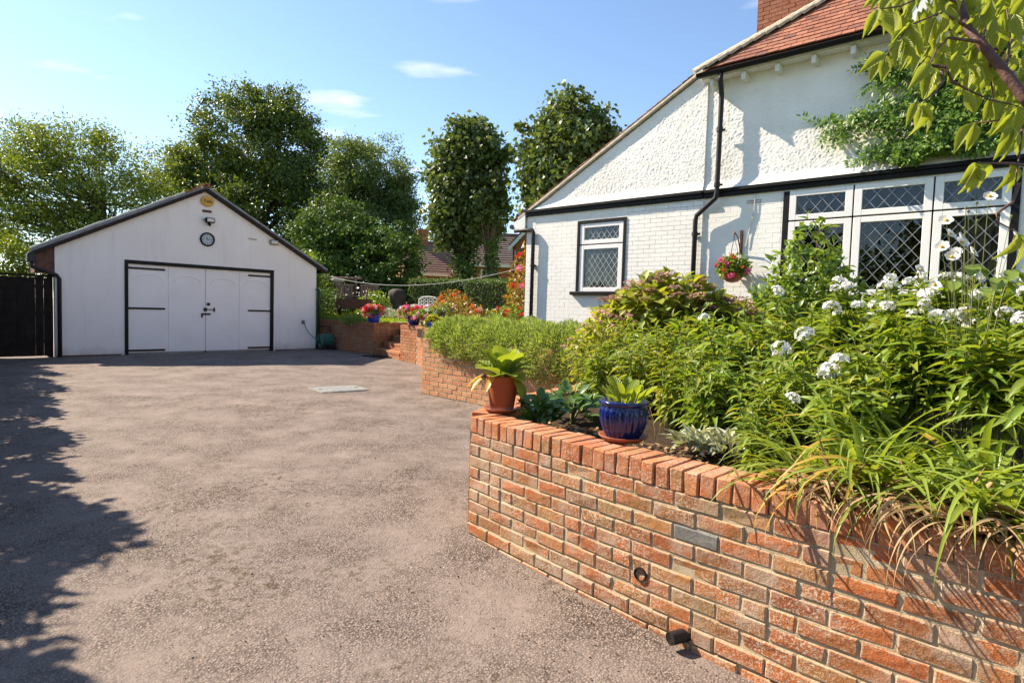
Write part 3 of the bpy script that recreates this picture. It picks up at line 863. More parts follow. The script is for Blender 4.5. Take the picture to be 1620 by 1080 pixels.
# limits: behind the near wall, on the bed's side of the return leg
rx = np.interp(Y, [3.9, 4.75, 5.55, 6.45, 7.0, 9.5], [-.19, .10, .62, 1.7, 3.0, 5.2])
ok = (dist > .10) & (X > rx-.02)
nx = len(xs); i = np.arange(len(ys)-1)[:, None]*nx+np.arange(nx-1)[None]
okc = ok[:-1, :-1] & ok[1:, :-1] & ok[:-1, 1:] & ok[1:, 1:]
i = i[okc]
F = np.stack([i, i+1, i+nx+1, i+nx], -1)
o = obj('flower_bed', mesh_np('flower_bed', V, [F], True), M['soil']); o['kind'] = 'structure'
# soil strip in the planter and along the house
def flat_soil(poly, z, nm='border_soil'):
    m = MB(); m.slab(poly, z-.2, z); o = m.build(nm, M['soil']); o['kind'] = 'structure'
flat_soil([(-2.2, 13.6), (-1.84, 13.0), (-1.5, 11.3), (-1.3, 9.55), (-.33, 8.45), (.9, 7.25), (2.6, 6.2), (4.4, 7.6), (3.6, 9.3), (.1, 12.1), (-.6, 13.9)], .885)

# ------------------------------------------------------------------ garage
GA = rad(47.2)
gloc = np.array([-10.42, 13.39, 0]); gx = np.array([math.cos(GA), math.sin(GA), 0]); gy = np.array([-math.sin(GA), math.cos(GA), 0])
def gw(x, y, z):
    return gloc+gx*x+gy*y+np.array([0, 0, z])
SKEW = .19
def skew(m):
    m.v = [(v[0]+SKEW*max(0.0, v[1]), v[1], v[2]) for v in m.v]; return m
gar = thing('garage', 'white rendered gabled garage with black framed double doors at the end of the drive', 'garage', tuple(gloc), GA)
W_, EH, AH, DP = 6.42, 2.53, 4.30, 6.5
fx0, fx1, fz = 1.36, 5.08, 2.33
half = W_/2
m = MB()
m.prism([(0, -.05), (fx0, -.05), (fx0, fz), (fx1, fz), (fx1, -.05), (W_, -.05), (W_, EH), (half, AH), (0, EH)], 0, .22)
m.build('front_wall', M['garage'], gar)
m = MB(); m.box(0.002, .2, .22, DP, -.05, EH); m.box(W_-.2, W_-.002, .22, DP, -.05, EH)
m.prism([(0.002, -.05), (W_-.002, -.05), (W_-.002, EH), (half, AH), (0.002, EH)], DP-.2, DP)
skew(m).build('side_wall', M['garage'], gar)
for a_, b_ in ((.02, fx0-.07), (fx1+.07, W_-.02)):
    MB().box(a_, b_, -.012, -.002, -.03, .03).build('wall_foot', M['dark_brick'], gar)
# roof: two slopes, timber verge, grey edging and a clay ridge
pit = math.atan2(AH-EH, half)
def slope(x0, z0, x1, z1, th):
    nx_, nz_ = -(z1-z0), (x1-x0); l = math.hypot(nx_, nz_); nx_, nz_ = nx_/l*th, nz_/l*th
    return [(x0, z0), (x1, z1), (x1+nx_, z1+nz_), (x0+nx_, z0+nz_)]
ov = .42
roof = MB().prism(slope(-ov, EH-ov*math.tan(pit)+.05, half, AH+.05, .07), -.10, DP+.1).prism(slope(half, AH+.05, W_+.28, EH-.28*math.tan(pit)+.05, .07), -.10, DP+.1)
ro = skew(roof).build('roof', M['grey_roof'], gar)
MB().prism(slope(-ov, EH-ov*math.tan(pit)-.035, half, AH-.035, .085), -.115, -.004).prism(slope(half, AH-.035, W_+.28, EH-.28*math.tan(pit)-.035, .085), -.115, -.004).build('verge_board', M['roof_wood'], gar)
# broken mortar and pale edging along the left verge
edge = MB()
for k in range(9):
    f0 = k/9*.86; f1 = (k+1)/9*.86-.004
    x0 = -ov+(half+ov)*f0; x1 = -ov+(half+ov)*f1; zz0 = EH+x0*math.tan(pit)+.125; zz1 = EH+x1*math.tan(pit)+.125
    edge.prism(slope(x0, zz0, x1, zz1, .035+.01*(k % 2)), -.13, .2)
edge.build('roof_edging', m_plain('pale zinc edge', (0.40, 0.41, 0.42), 0.55, 0.2, 6, 0.3, 30), ro)
rt_ = MB()
for k in range(5):
    x0 = half-.48+k*.10; zz0 = EH+x0*math.tan(pit)+.12
    R_ = Matrix.Translation((x0, -.02, zz0+.012*k)) @ Matrix.Rotation(-pit*.85, 4, 'Y')
    rt_.box(-.02, .13, -.12, .12, 0, .022, R_)
rt_.box(half+.0, half+.07, -.14, .1, AH+.09, AH+.19)
rt_.build('ridge_tile', M['tile_j'], ro)
rd = MB()
rd.tube([(half, -.10, AH+.10), (half, DP+.1, AH+.10)], .08, 10); skew(rd).build('ridge', M['tile_j'], ro)
# boxed eaves at the left corner
MB().box(-.36, -.005, .02, .5, 1.90, EH-.06).build('eaves_box', M['dark_brick'], gar)
gut = MB().tube([(-.44, -.16, 2.30), (-.44, 0, 2.30), (-.44, DP, 2.34)], .055, 10); skew(gut).build('gutter', M['black_pipe'], gar)
hop = MB().box(-.52, -.36, -.24, -.08, 2.12, 2.30); hop.build('hopper', M['black_pipe'], gar, bevel=.01)
dpp = MB().tube([(-.44, -.16, 2.14), (-.42, -.16, 2.02), (.02, -.10, 1.86), (.07, -.07, 1.78), (.07, -.07, .02)], .042, 10)
dpp.build('downpipe', M['black_pipe'], gar, smooth=True)
MB().tube([(W_-.02, -.06, 1.86), (W_+.05, -.075, 1.80), (W_+.05, -.075, .05)], .045, 10).build('downpipe', m_plain('green black pipe', (0.02, 0.032, 0.032), .45), gar, smooth=True)
skew(MB().tube([(W_+.26, -.12, EH-.12), (W_+.26, 0, EH-.12), (W_+.26, DP, EH-.1)], .05, 10)).build('gutter', M['black_pipe'], gar)
# door frame and the two leaves, each of two panels with an arched bead
fr_ = MB().box(fx0, fx0+.075, -.025, .12, -.02, fz).box(fx1-.075, fx1, -.025, .12, -.02, fz).box(fx0+.075, fx1-.075, -.0245, .12, fz-.085, fz)
fr_.build('door_frame', M['black'], gar)
mx_ = 3.235
for (a, b, hs) in ((fx0+.078, mx_-.004, 1), (mx_+.004, fx1-.078, -1)):
    dl = MB()
    hw = (b-a)/2
    for k in range(2):
        dl.box(a+hw*k+.002, a+hw*(k+1)-.002, .035, .08, .05, fz-.09)
    door = dl.build('door', M['gdoor'], gar, bevel=.003)
    for k in range(2):
        cx_ = a+hw*(k+.5); w2 = hw*.36; ztp = 1.86
        pts = [(cx_-w2, .032, .22)]+[(cx_-w2*math.cos(math.pi*j/12), .032, ztp-.02+.17*math.sin(math.pi*j/12)) for j in range(13)]+[(cx_+w2, .032, .22)]
        if True:
            MB().tube(pts[1:-1], .010, 6).build('arch_bead', M['gdoor'], door)
    for zz in (.10, 1.15, 2.14):
        hx0, hx1 = (a-.03, a+.80) if hs == 1 else (b-.62, b+.03)
        h_ = MB().box(hx0, hx1, .018, .034, zz-.025, zz+.025)
        tip = hx1 if hs == 1 else hx0
        h_.tube([(tip, .018, zz), (tip, .0345, zz)], .025, 12)
        h_.build('hinge', M['iron'], door)
    MB().box(a+.02, b-.02, .04, .07, -.01, .048).build('weather_strip', M['concrete'], door)
MB().tube([(mx_+.07, .034, 1.30), (mx_+.07, .005, 1.30)], .042, 16).build('lock', M['iron'], gar)
MB().box(mx_-.05, mx_+.03, .008, .034, 1.11, 1.20).box(mx_+.02, mx_+.22, .010, .034, 1.145, 1.165).box(mx_+.20, mx_+.235, .006, .034, 1.10, 1.21).build('latch', M['iron'], gar)
MB().box(mx_-.11, mx_+.12, .009, .034, 1.01, 1.055).box(mx_-.11, mx_-.075, .0085, .034, .94, 1.008).build('bolt', M['iron'], gar)
# things fixed on the gable
def on_garage(nm, label, cat, x, z):
    return thing(nm, label, cat, tuple(gw(x, 0, z)), GA)
al = on_garage('alarm_box', 'round yellow alarm box with black lettering under the garage gable', 'alarm box', 3.25, 4.02)
m = MB(); nA = 28
pr = [(1.0, 0), (1.0, -.045), (.94, -.062), (.0, -.066)]
vs = []; fs = []
for r_, d in pr[:-1]:
    for k in range(nA):
        a = 2*math.pi*k/nA; vs.append((.165*r_*math.cos(a), d, .135*r_*math.sin(a)))
for i in range(2):
    for k in range(nA):
        fs.append((i*nA+k, i*nA+(k+1) % nA, (i+1)*nA+(k+1) % nA, (i+1)*nA+k))
fs.append(tuple(2*nA+k for k in range(nA)))
m.add(vs, fs); m.build('case', M['yellow'], al)
cu = bpy.data.curves.new('lettering', 'FONT'); cu.body = 'Yale'; cu.size = .135; cu.align_x = 'CENTER'; cu.align_y = 'CENTER'; cu.extrude = .002
to = bpy.data.objects.new('lettering', cu); COL.objects.link(to)
me = bpy.data.meshes.new_from_object(to); bpy.data.objects.remove(to)
obj('lettering', me, M['print_black'], al, (0, -.066, 0.0), (rad(90), 0, 0))
MB().box(-.115, .115, -.012, .0, -.032, .032).build('slot_vent', M['wood_brown'], None)
sv = bpy.data.objects['slot_vent']; sv.location = tuple(gw(3.25, -.001, 3.76)); sv.rotation_euler = (0, 0, GA)
tag(sv, 'narrow dark vent slot between alarm box and floodlight on the garage', 'vent')
fl = on_garage('floodlight', 'black floodlight with a sensor below it above the garage clock', 'floodlight', 3.29, 3.52)
MB().box(-.115, .115, -.17, -.06, -.065, .065).build('housing', M['black'], fl, bevel=.02)
MB().box(-.088, .088, -.176, -.168, -.042, .042).build('lamp_glass', M['lamp_glass'], fl)
MB().box(-.02, .02, -.07, 0, -.11, .02).build('bracket', M['black'], fl)
MB().lathe([(.01, -.035), (.032, -.02), (.035, 0), (.02, .03)], 12, (0, -.09, -.115)).build('sensor', M['black'], fl, smooth=True)
MB().box(-.17, -.11, -.13, -.10, -.01, .012).build('cable_gland', M['black'], fl)
ck = on_garage('wall_clock', 'round white faced clock with black rim on the garage gable', 'clock', 3.26, 3.02)
m = MB(); vs = []; fs = []; nA = 36
for r_, d in ((.185, 0), (.185, -.035), (.17, -.045), (.150, -.042), (.145, -.025)):
    for k in range(nA):
        a = 2*math.pi*k/nA; vs.append((r_*math.cos(a), d, r_*math.sin(a)))
for i in range(4):
    for k in range(nA):
        fs.append((i*nA+k, i*nA+(k+1) % nA, (i+1)*nA+(k+1) % nA, (i+1)*nA+k))
m.add(vs, fs); m.build('rim', M['black'], ck, smooth=True)
m = MB(); m.add([(.149*math.cos(2*math.pi*k/nA), -.02, .149*math.sin(2*math.pi*k/nA)) for k in range(nA)], [tuple(range(nA))]); m.build('face', M['clock_face'], ck)
for k in range(12):
    a = 2*math.pi*k/12
    R_ = Matrix.Rotation(a, 4, 'Y')
    MB().box(-.005, .005, -.026, -.021, .105 if k % 3 else .095, .135, R_).build('hour_mark', M['print_black'], ck)
for nm_, ang_, ln, wd, dd in (('hour_hand', rad(-22), .075, .010, -.030), ('minute_hand', rad(93), .115, .007, -.034)):
    R_ = Matrix.Rotation(ang_, 4, 'Y'); MB().box(-wd/2, wd/2, dd, dd+.003, -.03, ln, R_).build(nm_, M['print_black'], ck)
hk = MB().box(-.11, .11, -.03, 0, -.01, .012).build('wall_bracket', M['bulkhead']); hk.location = tuple(gw(4.46, -.001, 3.16)); hk.rotation_euler = (0, 0, GA)
tag(hk, 'thin brown bar fixed on the garage wall right of the clock', 'bracket')
bl = on_garage('bulkhead_light', 'brown bulkhead lamp near the right eave of the garage', 'lamp', 5.07, 3.13)
MB().box(-.13, .13, -.06, 0, -.075, .075).build('base', M['bulkhead'], bl, bevel=.02)
MB().box(-.10, .10, -.10, -.06, -.05, .05).build('lamp_glass', M['lamp_glass'], bl, bevel=.02)
tp = on_garage('outdoor_tap', 'brass garden tap on the garage wall above the hose reel', 'tap', 6.0, .84)
MB().tube([(0, 0, 0), (0, -.09, 0), (0, -.11, -.02), (0, -.11, -.07)], .016, 8).build('spout', M['brass'], tp)
MB().box(-.035, .035, -.065, -.045, .03, .042).tube([(0, -.055, 0), (0, -.055, .035)], .009, 8).build('handle', M['brass'], tp)
MB().box(-.05, .05, -.012, 0, -.06, .06).build('wall_plate', M['concrete'], tp)
hr = thing('hose_reel', 'green plastic garden hose reel standing at the garage corner', 'hose reel', tuple(gw(6.62, -.22, 0)), GA)
m = MB(); vs = []
def drum(m, x0, x1, r, n=24):
    vs = [(x, r*math.cos(2*math.pi*k/n), .29+r*math.sin(2*math.pi*k/n)) for x in (x0, x1) for k in range(n)]
    m.add(vs, [(k, (k+1) % n, n+(k+1) % n, n+k) for k in range(n)]+[tuple(range(n-1, -1, -1)), tuple(range(n, 2*n))])
drum(m, -.17, .17, .18); m.build('drum', M['green_plastic'], hr)
for xx_ in (-.19, .17):
    m = MB(); drum(m, xx_, xx_+.02, .215); m.build('flange', M['green_plastic'], hr)
m = MB()
for k in range(9):
    x = -.15+k*.037
    m.tube([(x, .19*math.cos(a*.524), .29+.19*math.sin(a*.524)) for a in range(13)], .014, 6)
m.build('hose', M['green_plastic'], hr)
for xx_ in (-.2, .2):
    MB().tube([(xx_, -.22, .02), (xx_, 0, .29), (xx_, .22, .02)], .018, 6).tube([(xx_, 0, .29), (xx_, .05, .72)], .014, 6).build('stand', M['black_pipe'], hr)
MB().tube([(-.2, .05, .72), (.2, .05, .72)], .016, 6).build('handle', M['black_pipe'], hr)
for xx_ in (-.21, .21):
    MB().tube([(xx_-.012, -.2, .06), (xx_+.012, -.2, .06)], .06, 14).build('wheel', M['black_pipe'], hr)
pts = bez((6.0, -.11, .76), (6.08, -.2, .42), (6.45, -.2, .30), 10)
hs = MB().tube([(p.x-6.0, p.y, p.z) for p in pts], .013, 6).build('garden_hose', M['green_plastic']); hs.location = tuple(gw(6.0, 0, 0)); hs.rotation_euler = (0, 0, GA)
tag(hs, 'thin green hose running from the tap down to the reel', 'hose')

# dark fence panel and gate beside the garage
fn = thing('board_fence', 'dark stained close board fence joining the left corner of the garage', 'fence', tuple(gw(-1.4, .05, 0)), GA)
for k in range(20):
    x = 1.28-k*.152; hh = 1.80+rg.uniform(-.02, .015)
    gp = .004 if k in (1, 9, 14) else .0008
    bm_ = MB().box(x-.076+gp, x+.076-gp, rg.uniform(-.012, 0), .02, .03, hh)
    bm_.build('board', M['wood_dark'], fn)
for z in (.35, 1.0, 1.6):
    MB().box(-1.75, 1.36, .022, .06, z-.04, z+.04).build('rail', M['wood_dark'], fn)
MB().box(-1.8, 1.38, -.02, .05, 1.815, 1.86).build('capping', M['wood_dark'], fn)
for x in (1.33, -.1, -1.7):
    MB().box(x-.05, x+.05, .062, .16, 0, 1.88).build('post', M['wood_dark'], fn)

# covers let into the drive
mh = thing('manhole_cover', 'pale galvanised inspection cover set in the drive', 'manhole cover', (-2.80, 9.52, float(gz(0, 9.5))), rad(38))
MB().box(-.40, .40, -.32, .32, -.03, .011).build('rim', M['concrete'], mh)
MB().box(-.37, .37, -.29, .29, .0112, .015).build('plate', M['galv'], mh)
for sx in (-.3, .3):
    MB().box(sx-.03, sx+.03, -.02, .02, .0152, .018).build('keyhole', M['iron'], mh)
dc = thing('drain_grate', 'black drain grating in the drive at the foot of the steps', 'drain', tuple(on(600, 565, .0)+np.array([0, 0, .016])), rad(-40))
MB().box(-.42, -.38, -.25, .25, -.02, .02).box(.38, .42, -.25, .25, -.02, .02).box(-.38, .38, -.25, -.21, -.02, .0195).box(-.38, .38, .21, .25, -.02, .0195).build('frame', M['iron'], dc)
for k in range(9):
    MB().box(-.36+k*.085, -.32+k*.085, -.21, .21, -.02, .016).build('bar', M['iron'], dc)
# ------------------------------------------------------------------ house
HA = rad(-40.5)
hloc = np.array([1.671, 11.1, 0]); hx = np.array([math.cos(HA), math.sin(HA), 0]); hy = np.array([-math.sin(HA), math.cos(HA), 0])
def hw_(x, y, z):
    return hloc+hx*x+hy*y+np.array([0, 0, z])
def hp(px, py, yoff=0.0):
    """local (x, z) of the wall plane seen at a pixel"""
    r_ = ray(px, py); P0 = hw_(0, yoff, 0)
    tt_ = ((P0-C0)@hy)/(r_@hy); q = C0+r_*tt_
    return float((q-hloc)@hx), float(q[2])
hs_ = thing('house', 'white cottage with roughcast upper wall, red clay tiled roof and leaded windows', 'house', tuple(hloc), HA)
X0, XJ, X1 = -1.85, 1.90, 7.4
GF, BZ = .85, 3.30          # foot of the wall, underside of the black band
win = (-.58, .48, 1.76, 3.12)
bay = (3.16, 5.90, 1.72, 3.28)
def rects(x0, x1, z0, z1, holes):
    """split a wall rectangle round openings"""
    xs_ = sorted({x0, x1, *[h[0] for h in holes], *[h[1] for h in holes]}); out = []
    for a, b in zip(xs_, xs_[1:]):
        hs2 = [h for h in holes if h[0] <= a+1e-6 and h[1] >= b-1e-6]
        if not hs2:
            out.append((a, b, z0, z1))
        else:
            h = hs2[0]
            out.append((a, b, z0, h[2])); out.append((a, b, h[3], z1))
    return [r_ for r_ in out if r_[1]-r_[0] > .01 and r_[3]-r_[2] > .01]
core = MB()
for a, b, c_, d in rects(X0+.01, X1, GF-.2, BZ+.02, [win, bay]):
    core.box(a, b, .0 if b > XJ+.01 or a > XJ-.01 else -.03, .28, c_, d)
core.build('wall_core', M['wall_paint'], hs_)
# painted brick courses
m = MB(); ch = .075; bl_ = .2245
for part in ((X0, XJ, -.0325), (XJ, X1, -.0025)):
    xa, xb, yf = part
    ci = 0; z = 1.10
    while z < BZ-.02:
        s = xa-(ci % 2)*bl_/2
        while s < xb:
            a, b = max(s, xa), min(s+bl_-.005, xb)
            zt = min(z+ch-.0045, BZ-.004)
            segs = [(a, b)]
            for h in (win, bay):
                ns = []
                for (p_, q_) in segs:
                    if z > h[3]-.03 or zt < h[2]+.03 or q_ < h[0] or p_ > h[1]:
                        ns.append((p_, q_))
                    else:
                        if p_ < h[0]-.02:
                            ns.append((p_, h[0]))
                        if q_ > h[1]+.02:
                            ns.append((h[1], q_))
                segs = ns
            for (p_, q_) in segs:
                if q_-p_ > .02:
                    j = rg.uniform(-.0012, .0012)
                    m.box(p_, q_, yf+j, yf+.05, z, zt)
            s += bl_
        z += ch; ci += 1
me = m.mesh('painted_brick')
obj('painted_brick', me, M['wall_paint'], hs_, kind='stuff')
# left side wall (end of the low wing), plinth
MB().box(X0-.005, X0+.25, -.03, 5.5, GF-.2, 3.22).build('end_wall', M['wall_paint'], hs_)
MB().box(X0-.03, XJ, -.06, -.02, GF-.2, 1.095).box(XJ+.002, X1, -.03, 0.01, GF-.2, 1.095).build('plinth', M['plinth'], hs_)
# roughcast upper wall with real relief
tv = (5.42-3.29)/(1.93+1.98)
def vz(x):
    return 3.29+(x+1.98)*tv
def rough(x0, x1, z0, z1, yf, top=None, st=.0135):
    xs = np.arange(x0, x1+1e-6, st); zs = np.arange(z0, z1+1e-6, st)
    V = np.zeros((len(zs), len(xs), 3)); V[:, :, 0] = xs[None]; V[:, :, 2] = zs[:, None]
    for i_, z in enumerate(zs):
        for j_, x in enumerate(xs):
            v = mnoise.noise((x*15+z*3, z*17, 3.3))*.25+mnoise.noise((x*36+4, z*38, 1.7))*.55+mnoise.noise((x*75, z*72, 7))*.38
            w_ = mnoise.noise((x*1.1, z*1.1, 9))
            V[i_, j_, 1] = yf-.0125*max(-.12, v)-.006*w_
    # bell-cast foot over the band
    fo = np.clip((z0+.17-zs)/.17, 0, 1)**1.6
    V[:, :, 1] -= (.055*fo)[:, None]
    nx = len(xs); i = np.arange(len(zs)-1)[:, None]*nx+np.arange(nx-1)[None]
    if top is not None:
        okm = zs[:-1, None]+st*.5 < top(xs[None, :-1])
        i = i[okm]
    F = np.stack([i, i+1, i+nx+1, i+nx], -1).reshape(-1, 4)
    return mesh_np('roughcast', V.reshape(-1, 3), [F], True)
obj('roughcast', rough(X0-.02, XJ, 3.42, 5.42, -.03, lambda x: vz(x)-.02), M['roughcast'], hs_)
obj('roughcast', rough(XJ-.02, X1, 3.42, 5.30, 0.0), M['roughcast'], hs_)
up = MB().prism([(X0, 3.3), (XJ, 3.3), (XJ, vz(XJ)-.06), (X0, vz(X0)-.06)], .02, .2).box(XJ+.002, X1, .03, .25, 3.3, 5.3)
up.build('upper_core', M['roughcast'], hs_)
MB().box(XJ-.03, XJ-.001, -.028, .02, 3.42, 5.30).build('wall_return', M['roughcast'], hs_)
# black band (two stepped mouldings)
def band(x0, x1, y0):
    m = MB()
    m.prism([(x0, 3.305), (x1, 3.305), (x1, 3.375), (x0, 3.375)], y0-.05, y0+.02)
    m.prism([(x0, 3.376), (x1, 3.376), (x1, 3.43), (x0, 3.43)], y0-.085, y0+.02)
    return m
band(X0-.03, XJ, -.03).build('band', M['black'], hs_, bevel=.006)
band(XJ+.003, X1, 0.0).build('band', M['black'], hs_, bevel=.006)
# windows
def diamonds(x0, x1, z0, z1, y, dw, dh, w=.007):
    """lead lattice clipped to a rectangle"""
    m = MB()
    k = -40
    for sgn in (1, -1):
        sl = sgn*dh/dw
        for k in range(-40, 41):
            c_ = z0+k*dh
            pts = []
            ts = []
            # z = c_ + sl*(x-x0)
            for xx_ in (x0, x1):
                zz_ = c_+sl*(xx_-x0)
                if z0 <= zz_ <= z1:
                    pts.append((xx_, zz_))
            for zz_ in (z0, z1):
                xx_ = x0+(zz_-c_)/sl
                if x0 < xx_ < x1:
                    pts.append((xx_, zz_))
            if len(pts) >= 2:
                pts.sort(); a, b = pts[0], pts[-1]
                l = math.hypot(b[0]-a[0], b[1]-a[1])
                if l > .02:
                    nx_, nz_ = -(b[1]-a[1])/l*w/2, (b[0]-a[0])/l*w/2
                    m.prism([(a[0]-nx_, a[1]-nz_), (b[0]-nx_, b[1]-nz_), (b[0]+nx_, b[1]+nz_), (a[0]+nx_, a[1]+nz_)], y-.004+(.0012 if sgn > 0 else 0), y)
    return m
def unit(x0, x1, z0, z1, ztr, yf, dw, dh, lead, fw=.095, gap=.012):
    f = MB()
    for (a, b) in ((z0, ztr-gap), (ztr+gap, z1)):
        f.box(x0, x0+fw, yf, yf+.07, a, b); f.box(x1-fw, x1, yf, yf+.07, a, b)
        f.box(x0+fw, x1-fw, yf+.001, yf+.07, a, a+fw*.8); f.box(x0+fw, x1-fw, yf+.001, yf+.07, b-fw*.8, b)
    wn_ = f.build('window', M['white'], hs_, bevel=.004)
    for (a, b) in ((z0, ztr-gap), (ztr+gap, z1)):
        MB().box(x0+fw-.005, x1-fw+.005, yf+.036, yf+.044, a+fw*.8-.005, b-fw*.8+.005).build('pane', M['glass'], wn_)
        diamonds(x0+fw, x1-fw, a+fw*.8, b-fw*.8, yf+.034, dw, dh).build('lead_lattice', lead, wn_)
    return wn_
# small window
fm = MB().box(win[0], win[0]+.055, -.05, .06, win[2], win[3]).box(win[1]-.055, win[1], -.05, .06, win[2], win[3]).box(win[0]+.055, win[1]-.055, -.049, .06, win[3]-.06, win[3])
fm.build('window_frame', M['black'], hs_)
unit(win[0]+.057, win[1]-.057, win[2]+.012, win[3]-.062, 2.66, -.035, .122, .168, M['lead_white'])
MB().box(win[0]-.10, win[1]+.10, -.115, .05, win[2]-.055, win[2]+.008).build('window_sill', M['black'], hs_, bevel=.008)
# bay of three lights
for a_ in (bay[0], bay[1]-.08):
    MB().box(a_, a_+.08, -.03, .08, bay[2], bay[3]).build('window_post', M['black'], hs_)
MB().box(bay[0]-.06, bay[1]+.06, -.12, .08, bay[2]-.06, bay[2]).build('window_sill', M['black'], hs_, bevel=.008)
for a, b in ((3.245, 4.09), (4.11, 5.02), (5.04, 5.815)):
    unit(a, b, bay[2]+.006, bay[3]-.01, 2.83, -.028, .175, .21, M['lead'])
MB().box(4.092, 4.108, -.01, .06, bay[2], bay[3]).box(5.022, 5.038, -.01, .06, bay[2], bay[3]).box(bay[0]+.08, bay[1]-.08, .0, .06, 2.82, 2.84).build('mullion', M['black'], hs_)
# rooms and curtains behind the glass
def room(x0, x1, z0, z1):
    m = MB(); a, b = x0-.5, x1+.5; c_, d = z0-.8, z1+.3
    m.add([(a, .30, c_), (b, .30, c_), (b, 3.0, c_), (a, 3.0, c_), (a, .30, d), (b, .30, d), (b, 3.0, d), (a, 3.0, d)], [(0, 1, 2, 3), (4, 7, 6, 5), (1, 5, 6, 2), (2, 6, 7, 3), (3, 7, 4, 0)])
    m.build('room', M['interior'], hs_)
room(win[0], win[1], win[2], win[3]); room(bay[0], bay[1], bay[2], bay[3])
def curtain(x0, x1, z0, z1, y=.22):
    n_ = int((x1-x0)/.012); vs = []; fs = []
    for k in range(n_+1):
        x = x0+(x1-x0)*k/n_; yy_ = y+.025*math.sin(k*.85)+.012*math.sin(k*.33)
        vs += [(x, yy_, z0), (x, yy_*.9+.02, z1)]
    fs = [(2*k, 2*k+2, 2*k+3, 2*k+1) for k in range(n_)]
    m = MB(); m.add(vs, fs); m.build('curtain', M['curtain'], hs_, smooth=True)
curtain(win[0]+.05, win[0]+.32, win[2], win[3]); curtain(win[1]-.2, win[1]-.05, win[2], win[3])
curtain(5.20, 5.80, bay[2], bay[3]); curtain(3.24, 3.42, bay[2], bay[3])
# candle-like ornament on the sill
MB().lathe([(.035, 0), (.03, .03), (.012, .05), (.012, .36), (.0, .40)], 12, (-.02, .14, win[2]+.02)).build('sill_ornament', M['white_wood'], hs_, smooth=True)

# eaves: gutter, fascia, rafter feet, soffit
GZ = 5.18
g_ = MB(); n_ = 10; vs = []; fs = []
for x in (1.82, 4.52):
    for k in range(n_+1):
        a = math.pi+math.pi*k/n_; vs.append((x, -.30+.052*math.cos(a), GZ+.05+.052*math.sin(a)))
for k in range(n_):
    fs.append((k, k+1, n_+1+k+1, n_+1+k))
g_.add(vs, fs); g_.add([vs[k] for k in range(n_+1)], [tuple(range(n_+1))])
g_.tube([(1.82, -.352, GZ+.05), (4.52, -.352, GZ+.05)], .007, 6)
gut_o = g_.build('gutter', M['black'], hs_)
so = gut_o.modifiers.new('solid', 'SOLIDIFY'); so.thickness = .004
MB().box(1.84, 4.55, -.235, -.215, GZ+.01, GZ+.09).build('fascia', M['white_wood'], hs_)
for k in range(6):
    x = 2.02+k*.50
    MB().prism([(x-.03, GZ-.13), (x+.03, GZ-.13), (x+.03, GZ-.02), (x-.03, GZ-.02)], -.20, 0.0).build('rafter_foot', M['white_wood'], hs_)
MB().box(1.84, X1, -.21, .02, GZ-.005, GZ+.012).build('soffit', M['white_wood'], hs_)
# rainwater pipe with swan neck below the band
xu = hp(1140, 200, -.12)[0]; xl = hp(1097, 420, -.11)[0]
pp = [(xu+.03, -.29, GZ), (xu+.03, -.29, GZ-.10), (xu, -.14, GZ-.26), (xu, -.135, GZ-.35), (xu, -.15, 3.36), (xu-.015, -.15, 3.27), (xl+.02, -.12, 3.02), (xl, -.11, 2.93), (xl, -.11, .95)]
MB().tube(pp, .040, 12).build('downpipe', M['black_pipe'], hs_, smooth=True)
for (x, z, y) in ((xu, 4.35, -.14), (xu, 3.48, -.15), (xl, 2.72, -.11), (xl, 1.6, -.11)):
    MB().tube([(x, y, z-.035), (x, y, z+.035)], .049, 12).box(x-.07, x+.07, y+.03, y+.06, z-.015, z+.015).build('pipe_clip', M['black_pipe'], hs_)
xc = hp(842, 430, -.10)[0]
MB().tube([(X0-.28, -.09, 3.02), (X0-.05, -.10, 3.03), (xc-.03, -.10, 3.02), (xc, -.10, 2.97), (xc, -.10, 1.0)], .038, 12).build('downpipe', M['black_pipe'], hs_, smooth=True)
for z in (2.3, 1.25):
    MB().tube([(xc, -.10, z-.03), (xc, -.10, z+.03)], .046, 12).box(xc-.06, xc+.06, -.07, -.04, z-.012, z+.012).build('pipe_clip', M['black_pipe'], hs_)
# low wing roof: verge, tiles, eaves
MB().prism([(X0-.22, vz(X0-.22)+.005), (XJ+.05, vz(XJ+.05)+.005), (XJ+.05, vz(XJ+.05)+.06), (X0-.22, vz(X0-.22)+.06)], -.09, .02).build('verge_mortar', M['verge'], hs_, bevel=.01)
# left slope as a slab with verge tiles
MB().prism([(X0-.30, vz(X0-.30)+.05), (XJ+.1, vz(XJ+.1)+.05), (XJ+.1, vz(XJ+.1)+.075), (X0-.30, vz(X0-.30)+.075)], .03, 5.6).build('wing_roof', M['tile_j'], hs_)
an = math.atan(tv)
vt = [brick_mesh('verge_tile', .17, .20, .017, 300+k, .003, .002) for k in range(3)]
for m_ in vt:
    m_.materials.append(M['tile'])
s = -.30
while X0+s < XJ+.02:
    x = X0+s
    obj('verge_tile', vt[rg.randrange(3)], None, hs_, (x, .022+rg.uniform(-.008, .006), vz(x)+.088), (0, -an+.10, rg.uniform(-.02, .02)))
    s += .105*math.cos(an)
MB().box(X0-.31, X0-.02, -.02, 5.5, 3.06, 3.12).build('wing_soffit', M['roof_wood'], hs_)
MB().box(X0-.33, X0-.30, -.06, 5.5, 3.04, 3.20).build('wing_fascia', M['black'], hs_)
MB().tube([(X0-.38, -.1, 3.12), (X0-.38, 5.5, 3.12)], .05, 10).build('gutter', M['black_pipe'], hs_)
